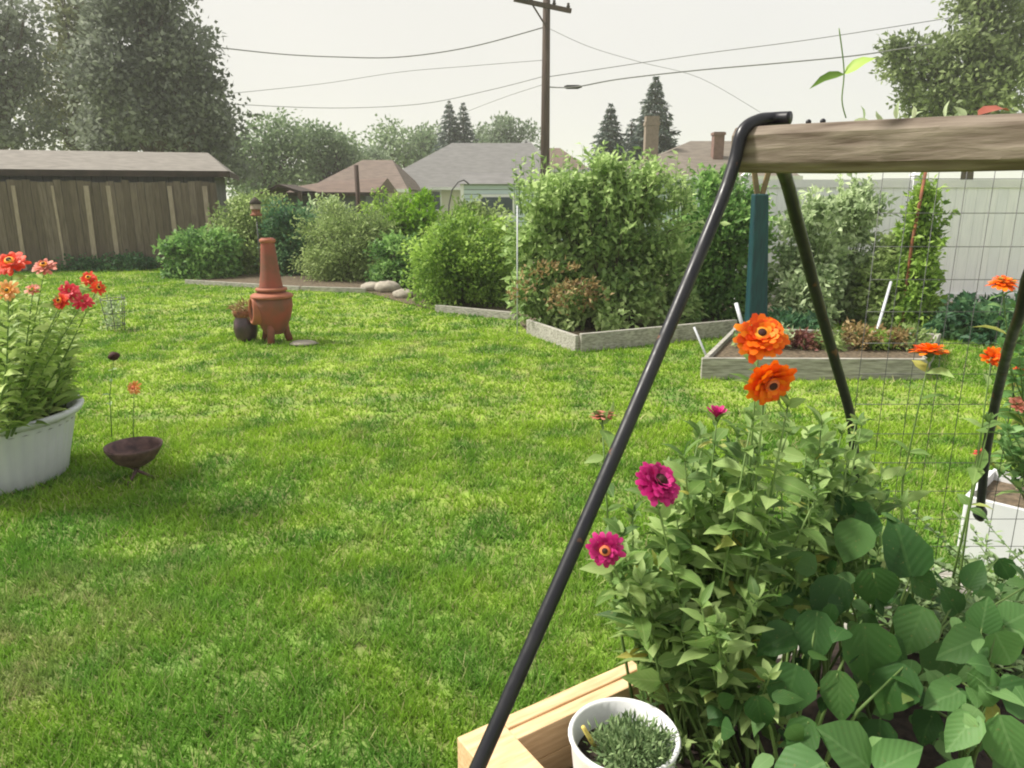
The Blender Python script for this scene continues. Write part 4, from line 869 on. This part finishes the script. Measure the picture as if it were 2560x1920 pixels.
m = MB(); m.bar(b3(KB(2.16, .081), .05), b3(KB(2.16, 1.5), .05), .078, .104); m.build('side_timber', M['oldboard'], t, bevel=.003)
nu, nv = 40, 30; vs = []; fs = []
for i in range(nu+1):
    for j in range(nv+1):
        p = KB(.09+2.03*i/nu, .08+1.40*j/nv); vs.append((p.x, p.y, .145-.06*max(0, i/nu-.45)/.55+.018*math.sin(i*1.7+j*.9)*math.sin(j*2.1)+random.uniform(-.01, .01)))
for i in range(nu):
    for j in range(nv): fs.append((i*(nv+1)+j, i*(nv+1)+j+1, (i+1)*(nv+1)+j+1, (i+1)*(nv+1)+j))
m = MB(); m.add(vs, fs, True); m.build('soil', M['soil'], t)
# white pot with herb inside the box
pc = G(624, 735, .40); c = Vector((pc.x, pc.y, .15)); t = thing('herb_pot', 'round white pot of fine-leaved herb inside the timber planter', 'pot', c)
MB().lathe(c, [(0, 0), (.088, 0), (.105, .12), (.117, .235), (.123, .25), (.119, .256), (.111, .25), (.106, .20), (.10, .18)], 40).build('pot_wall', M['white'], t)
MB().lathe(c, [(.104, .195), (.05, .205), (0, .205)], 24).build('soil', M['soil'], t)
P, D, cc, wh = cloud((c.x+.018, c.y-.028, .378), (.076, .074, .040), 70, 2600, .030, zmin=.33)
leaves('herb_foliage', P, D+np.array([0, 0, .5]), rng.normal(0, 1, (2600, 3)), .020*rng.uniform(.6, 1.3, 2600), .006, M['herb'], t, 'dia')
p0 = G(598, 752, .36); p1 = G(583, 727, .45); t = tag(MB().tube([p0, p0.lerp(p1, .5), p1], [.005, .006, .005], 6).build('plant_marker', M['tag_yellow']), 'yellow stick standing in the soil of the white herb pot', 'stick')
# white box planter on the right
p0 = G(957, 559); d_ = (G(1028, 580)-p0); d_.z = 0; d_.normalize(); n2 = Vector((-d_.y, d_.x, 0))
t = thing('white_box_planter', 'white painted rectangular planter box at the right edge', 'planter', p0)
for (a_, b_) in ((p0, p0+d_*.9), (p0+n2*.45, p0+n2*.45+d_*.9)):
    MB().bar(b3(a_, .15), b3(b_, .15), .022, .30).build('side_panel', M['white'], t, bevel=.003)
for a_ in (p0, p0+d_*.9): MB().bar(b3(a_+n2*.0125, .148), b3(a_+n2*.4375, .148), .022, .296).build('side_panel', M['white'], t, bevel=.003)
me = bpy.data.meshes.new('soil'); me.from_pydata([b3(p0, .25), b3(p0+d_*.9, .25), b3(p0+d_*.9+n2*.45, .25), b3(p0+n2*.45, .25)], [], [(0, 1, 2, 3)]); link('soil', me, M['mulch'], t)

# ------------------------------------------------------------------ zinnias in the bed: each plant with its stems, leaves and heads
def soilpt(px, py): p = G(px, py, .15); return p
GZ = 'zinnia plants in the timber planter'
def zplant(name, label, base, heads, extra, mat='zleaf', leafL=.096, leafW=.044, gap=.05, group=GZ, z0=.15):
    """heads: (px,py,Y,r,mat,normal,eye,core,rows,closed); extra: (px,py,Y) of leafy tops"""
    base = Vector(base); base.z = z0; t = thing(name, label, 'flowering plant', base, group); st = []
    for h in heads:
        px, py, Y, r_, mt, nn = h[:6]; p = at(px, py, Y); b0 = base+Vector((random.uniform(-.05, .05), random.uniform(-.05, .05), 0))
        st.append((b0, p-Vector(nn).normalized()*r_*.2)); flower(p, nn, r_, M[mt], t, *(h[6:8] if len(h) > 6 else ()), rows=h[8] if len(h) > 8 else 4, closed=h[9] if len(h) > 9 else 0, per=h[10] if len(h) > 10 else 15)
    for (px, py, Y) in extra[:max(3, int(len(extra)*.78))]: st.append((base+Vector((random.uniform(-.07, .07), random.uniform(-.07, .07), 0)), at(px, py, Y)))
    stemmed(t, st, M[mat], leafL, leafW, gap, smin=.42)
    return t
def rg(px, py, Y, n, sx, sy, sY=.12): return [(px+random.uniform(-sx, sx), py+random.uniform(-sy, sy), Y+random.uniform(-sY, sY)) for _ in range(n)]
zplant('zinnia_plant', 'zinnia with two stacked bright orange blooms beside the teal post', (.50, 1.66, 0),
    [(760, 339, 1.55, .054, 'orange', (-.12, -.72, .62), 'eye_yellow', 'eye_dark', 7, 0, 22), (768, 379, 1.50, .053, 'orange', (.1, -.9, -.30), 'eye_orange', 'eye_dark', 6, .15, 20)],
    rg(770, 430, 1.62, 5, 30, 30)+rg(760, 520, 1.7, 6, 45, 35))
zplant('zinnia_plant', 'zinnia with a large dark magenta bloom touching the front tube', (.52, 1.66, 0),
    [(656, 485, 1.50, .052, 'magenta', (.35, -.55, .75), 'eye_dark', 'eye_dark', 7, .0, 20)], rg(685, 520, 1.65, 10, 32, 30)+rg(660, 580, 1.65, 6, 25, 20))
zplant('zinnia_plant', 'zinnia with a small magenta bloom ringed orange at its centre', (.50, 1.60, 0),
    [(606, 549, 1.48, .040, 'magenta', (-.25, -.95, .25), 'eye_orange', 'eye_dark', 4, .0, 15)], rg(630, 575, 1.6, 7, 25, 20)+rg(710, 620, 1.6, 6, 30, 25))
zplant('zinnia_plant', 'zinnia with one closed magenta bud above the leaves', (.42, 1.74, 0),
    [(717, 417, 1.62, .032, 'magenta', (0, -.2, 1), None, None, 3, .75, 10)], rg(725, 460, 1.75, 12, 32, 28)+rg(745, 600, 1.6, 6, 35, 25))
zplant('zinnia_plant', 'zinnia with one flat faded pink-brown bloom left of the front tube', (.33, 1.63, 0),
    [(602, 416, 1.80, .034, 'dried', (0, .1, 1), None, None, 3, -.1, 13)], rg(620, 520, 1.8, 3, 15, 15), gap=.07)
zplant('zinnia_plant', 'leafy zinnia without blooms right of the rear tube', (.95, 2.0, 0), [], rg(850, 470, 2.0, 9, 35, 35)+rg(880, 540, 1.9, 5, 30, 20))
zplant('zinnia_plant', 'leafy zinnia in the middle of the bed below the orange blooms', (.60, 1.75, 0), [], rg(790, 490, 1.85, 10, 45, 35)+rg(770, 600, 1.6, 8, 50, 35))
zplant('zinnia_plant', 'tall leafy zinnia behind the dark magenta bloom', (.56, 1.72, 0), [], rg(690, 490, 1.7, 12, 30, 35)+rg(720, 560, 1.7, 10, 40, 30))
zplant('zinnia_plant', 'leafy zinnia just below the ringed magenta bloom', (.50, 1.62, 0), [], rg(645, 575, 1.62, 12, 32, 22)+rg(690, 610, 1.6, 8, 25, 20))
zplant('zinnia_plant', 'leafy zinnia behind the big dark bean leaves', (.85, 1.9, 0), [], rg(820, 520, 1.9, 14, 50, 40)+rg(840, 445, 2.0, 14, 35, 25)+rg(775, 445, 1.95, 8, 25, 20))
zplant('zinnia_plant', 'leafy zinnia in the bed above the white herb pot', (.56, 1.56, 0), [], rg(720, 630, 1.5, 12, 35, 25)+rg(770, 670, 1.45, 7, 35, 30))
zplant('zinnia_plant', 'zinnia with a wide flat orange bloom over the grey raised bed end', (1.30, 2.25, 0),
    [(930, 353, 2.15, .058, 'orange', (.05, .12, 1), None, None, 4, -.05, 15)], rg(900, 520, 2.1, 4, 20, 20), gap=.09)
zplant('zinnia_plant', 'zinnia with a small upright orange bloom beside the right tube', (1.5, 2.3, 0),
    [(992, 358, 2.2, .034, 'orange', (-.2, -.75, .5), None, None, 4, .3, 12)], rg(988, 420, 2.2, 1, 6, 10), gap=.14)
pb_ = p0+d_*.25+n2*.2
GW = 'zinnias in the white box planter'
zplant('zinnia_plant', 'zinnia with a domed orange-brown bloom at the right picture edge', pb_,
    [(1003, 283, 2.6, .054, 'orange', (0, -.1, 1), None, None, 4, -.35, 14)], rg(1012, 330, 2.6, 5, 14, 20)+rg(1010, 430, 2.75, 8, 18, 25), mat='bean_light', leafL=.10, leafW=.045, gap=.06, group=GW, z0=.25)
zplant('zinnia_plant', 'zinnia with small red blooms just above the white box', p0+d_*.35+n2*.15,
    [(1017, 405, 2.7, .04, 'salmon', (.0, -.6, .6), None, None, 3, .2, 10), (981, 454, 2.75, .026, 'crimson', (-.3, -.4, .8), None, None, 3, .3, 9), (1020, 372, 2.8, .03, 'redorange', (0, -.5, .8), None, None, 3, .2, 10)], rg(1014, 455, 2.9, 7, 14, 16), gap=.05, group=GW, z0=.25)

# big bean leaves, each placed
TPL['bean'] = ([(0,0,0), (.02,-.22,.03), (.02,.22,.03), (.20,-.46,.05), (.20,.46,.05), (.22,0,-.01), (.45,-.5,.03), (.45,.5,.03), (.48,0,-.02), (.72,-.33,-.02), (.72,.33,-.02), (.74,0,-.06), (.9,-.13,-.08), (.9,.13,-.08), (1,0,-.14)],
               [(0,1,3,5), (0,5,4,2), (3,6,8,5), (5,8,7,4), (6,9,11,8), (8,11,10,7), (9,12,14,11), (11,14,13,10)])
for q in range(4):
    T_, F_ = TPL['bean']; fold = (.10, .26, -.12, .18)[q]; curl = (.02, -.25, -.35, .12)[q]; wv = (.03, .05, .04, .06)[q]
    TPL['bean%d' % q] = ([(l, w_*(1, .92, 1.04, .9)[q]+(.03, -.05, .04, 0)[q]*l, h_+fold*abs(w_)+curl*l*l+wv*math.sin(l*9+w_*7+q)) for (l, w_, h_) in T_], F_)
def beanplant(label, base, mat, lv, vine=(), gr='broad-leaved bean plants in the foreground'):
    """lv: (px,py,Y,size,heading angle in the picture (deg, 0=right, 90=up),tilt)"""
    base = Vector(base); t = thing('bean_plant', label, 'vegetable plant', base, gr); P, D, Nn, L, Wd = [], [], [], [], []; m = MB()
    for (px, py, Y, s, hd, tl) in lv:
        c_ = at(px, py, Y); a = R(hd); right = Vector((1, 0, 0)); up = Vector((0, sp, cp)); toc = (Vector((0, 0, CAM_H))-c_).normalized()
        d = (right*math.cos(a)+up*math.sin(a)+toc*tl*.5).normalized(); nn = (toc+Vector((random.uniform(-.35, .35), random.uniform(-.2, .3), .55+random.uniform(-.2, .3)))).normalized()
        P.append(c_-d*s*.5); D.append(d); Nn.append(nn); s *= random.uniform(.72, 1.08); L.append(s); Wd.append(s*random.uniform(.70, .95))
        q = c_-d*s*.5; m.tube([base+Vector((random.uniform(-.04, .04), random.uniform(-.04, .04), 0)), base.lerp(q, .6)+Vector((0, 0, .06)), q], [.005, .004, .002], 5)
    n0 = len(P); FP, FD = [], []
    for i in range(n0):
        for _ in range(5):
            q = P[i]+Vector((random.uniform(-.07, .07), random.uniform(-.03, .12), random.uniform(-.16, .02)))
            if q.z > .18: FP.append(tuple(q)); FD.append((random.uniform(-1, 1), random.uniform(-1, .3), random.uniform(-.5, .5)))
    leaves('young_leaves', FP, FD, rng.normal(0, .5, (len(FP), 3))+np.array([0, -.4, 1]), .055*rng.uniform(.5, 1.3, len(FP)), .040*rng.uniform(.6, 1.2, len(FP)), M[mat], t, 'bean2')
    m.build('stem', M['stem'], t)
    for i in range(len(P)):
        leaves('leaf', [tuple(P[i])], [tuple(D[i])], [tuple(Nn[i])], L[i], Wd[i], M[mat], t, 'bean%d' % (i % 4), rnd=np.array([random.uniform(.05, .9)]))
beanplant('dark green bean plant with large ribbed leaves right of the zinnias', (.98, 1.75, .15), 'bean_dark',
    [(852, 545, 1.75, .135, 250, .3), (905, 548, 1.72, .15, 100, .2), (880, 596, 1.65, .14, 285, .3), (925, 590, 1.7, .12, 300, .1), (830, 600, 1.6, .12, 240, .3), (868, 520, 1.85, .10, 80, .2), (800, 560, 1.72, .10, 150, .2), (915, 630, 1.6, .12, 250, .3), (842, 500, 1.9, .09, 110, 0)])
beanplant('dark green bean plant with hanging leaves in the bottom middle', (.62, 1.38, .15), 'bean_dark',
    [(815, 640, 1.48, .13, 265, .5), (868, 655, 1.45, .14, 280, .4), (890, 690, 1.40, .13, 240, .4), (840, 700, 1.36, .12, 275, .5), (790, 690, 1.38, .11, 255, .5), (775, 640, 1.5, .10, 200, .4), (905, 655, 1.5, .10, 330, .2), (800, 745, 1.25, .11, 250, .4), (690, 625, 1.55, .07, 250, .3), (760, 715, 1.35, .08, 280, .4)])
beanplant('light green bean plant with rounded leaves in the lower right corner', (1.05, 1.45, .15), 'bean_light',
    [(985, 610, 1.50, .105, 80, .2), (962, 645, 1.45, .10, 200, .2), (1008, 655, 1.42, .11, 300, .2), (940, 700, 1.38, .10, 205, .3), (1020, 700, 1.34, .10, 330, .2), (985, 690, 1.38, .10, 270, .3), (1022, 615, 1.5, .09, 30, .1), (960, 735, 1.28, .11, 230, .3), (1010, 745, 1.25, .12, 290, .3)])
beanplant('pale bluish green broad leaves at the bottom edge', (.72, 1.15, .15), 'bean_light',
    [(845, 748, 1.18, .13, 140, .3), (900, 758, 1.16, .10, 30, .3), (800, 772, 1.15, .10, 200, .3), (960, 775, 1.12, .12, 60, .3)])
beanplant('dark low bean leaves between the white box and the light green leaves', (1.15, 1.85, .15), 'bean_dark',
    [(950, 600, 1.95, .10, 120, .2), (975, 575, 2.0, .09, 60, .2), (1015, 590, 1.95, .10, 200, .2), (1005, 570, 2.05, .08, 300, .2), (940, 665, 1.75, .11, 240, .4), (975, 720, 1.55, .12, 260, .4), (1015, 775, 1.45, .12, 100, .2), (925, 735, 1.5, .12, 250, .4), (880, 745, 1.42, .11, 270, .4)])
# small filler weeds in the bed
for i, (px, py, Y, n_, lb) in enumerate(((700, 735, 1.35, 5, 'small seedlings right of the white herb pot'), (965, 612, 2.15, 80, 'fine weedy leaves below the white box'), (1000, 560, 2.3, 8, 'small weeds at the foot of the white box'), (712, 700, 1.5, 5, 'small leafy weed behind the white herb pot'))):
    p = at(px, py, Y); p.z = .15 if i != 2 else 0; t = thing('bed_weed', lb, 'weed', p, 'small weeds in and around the planter')
    stemmed(t, [(p+Vector((random.uniform(-.12, .12)*(1+2*(i == 1)), random.uniform(-.1, .1)*(1+2*(i == 1)), 0)), p+Vector((random.uniform(-.2, .2)*(1+1.2*(i == 1)), random.uniform(-.15, .15)*(1+1.5*(i == 1)), random.uniform(.1, .3)))) for _ in range(n_)], M['zleaf'] if i != 1 else M['herb'], .045, .02, .03, .0025)
# tall shoot above the beam and sprigs on the beam
p = A0+dAB*.42+Vector((0, 0, .05)); Ys = p.y+.06
t = thing('climbing_shoot', 'thin bare shoot with two long leaves rising above the beam', 'vine', (at(846, 118, Ys).x, Ys, 1.70)); b0 = at(846, 118, Ys)
MB().tube(smooth([b0, at(842, 100, Ys), at(844, 70, Ys), at(839, 28, Ys)]), [.0012]*18+[.0008], 6).build('stem', M['stem'], t)
a_ = at(843, 77, Ys)
for q, s in ((at(813, 79, Ys-.03), .018), (at(873, 52, Ys-.03), .026)):
    d = q-at(844, 72, Ys); leaves('leaf', [tuple(at(844, 74, Ys))], [tuple(d)], [(0, -.75, .8)], d.length, s*1.2, M['bush_c'], t, 'leaf')
t = thing('beam_sprig', 'small pale green sprigs and a dry leaf lying along the top of the beam', 'vine', A0+dAB*.72+Vector((0, 0, .05)))
P = []; D = []
for k in range(46):
    s = random.choice((random.gauss(.62, .05), random.gauss(.44, .04), random.gauss(.30, .05))) if k > 26 else random.gauss(.64, .035)
    P.append(tuple(A0+dAB*s+far*random.uniform(.0, .06)+Vector((0, 0, .05)))); D.append((random.uniform(-1, 1), random.uniform(-.5, .5), random.uniform(.1, .9)))
leaves('leaves', P, D, rng.normal(0, 1, (46, 3)), .034*rng.uniform(.6, 1.3, 46), .011, M['bush_p'], t, 'leaf')
leaves('dry_leaf', [tuple(A0+dAB*.47+Vector((0, .02, .05)))], [(1, .2, .35)], [(0, -.3, 1)], .07, .035, M['dried'], t, 'leaf')

# ------------------------------------------------------------------ thin smoky air
hz, nt_, bs_ = newmat('smoky_air'); nt_.nodes.remove(bs_)
pv = nt_.nodes.new('ShaderNodeVolumePrincipled'); pv.inputs['Color'].default_value = (.93, .93, .92, 1); pv.inputs['Density'].default_value = .0016; pv.inputs['Anisotropy'].default_value = .2
nt_.links.new(pv.outputs[0], nt_.nodes['Material Output'].inputs['Volume'])
S.cycles.volume_step_rate = 10; S.cycles.volume_max_steps = 32; S.cycles.volume_bounces = 1
tag(MB().box((0, 235, 9.5), (640, 550, 21)).build('haze', hz), 'thin pale smoke haze in the air over the garden', 'haze', kind='stuff')
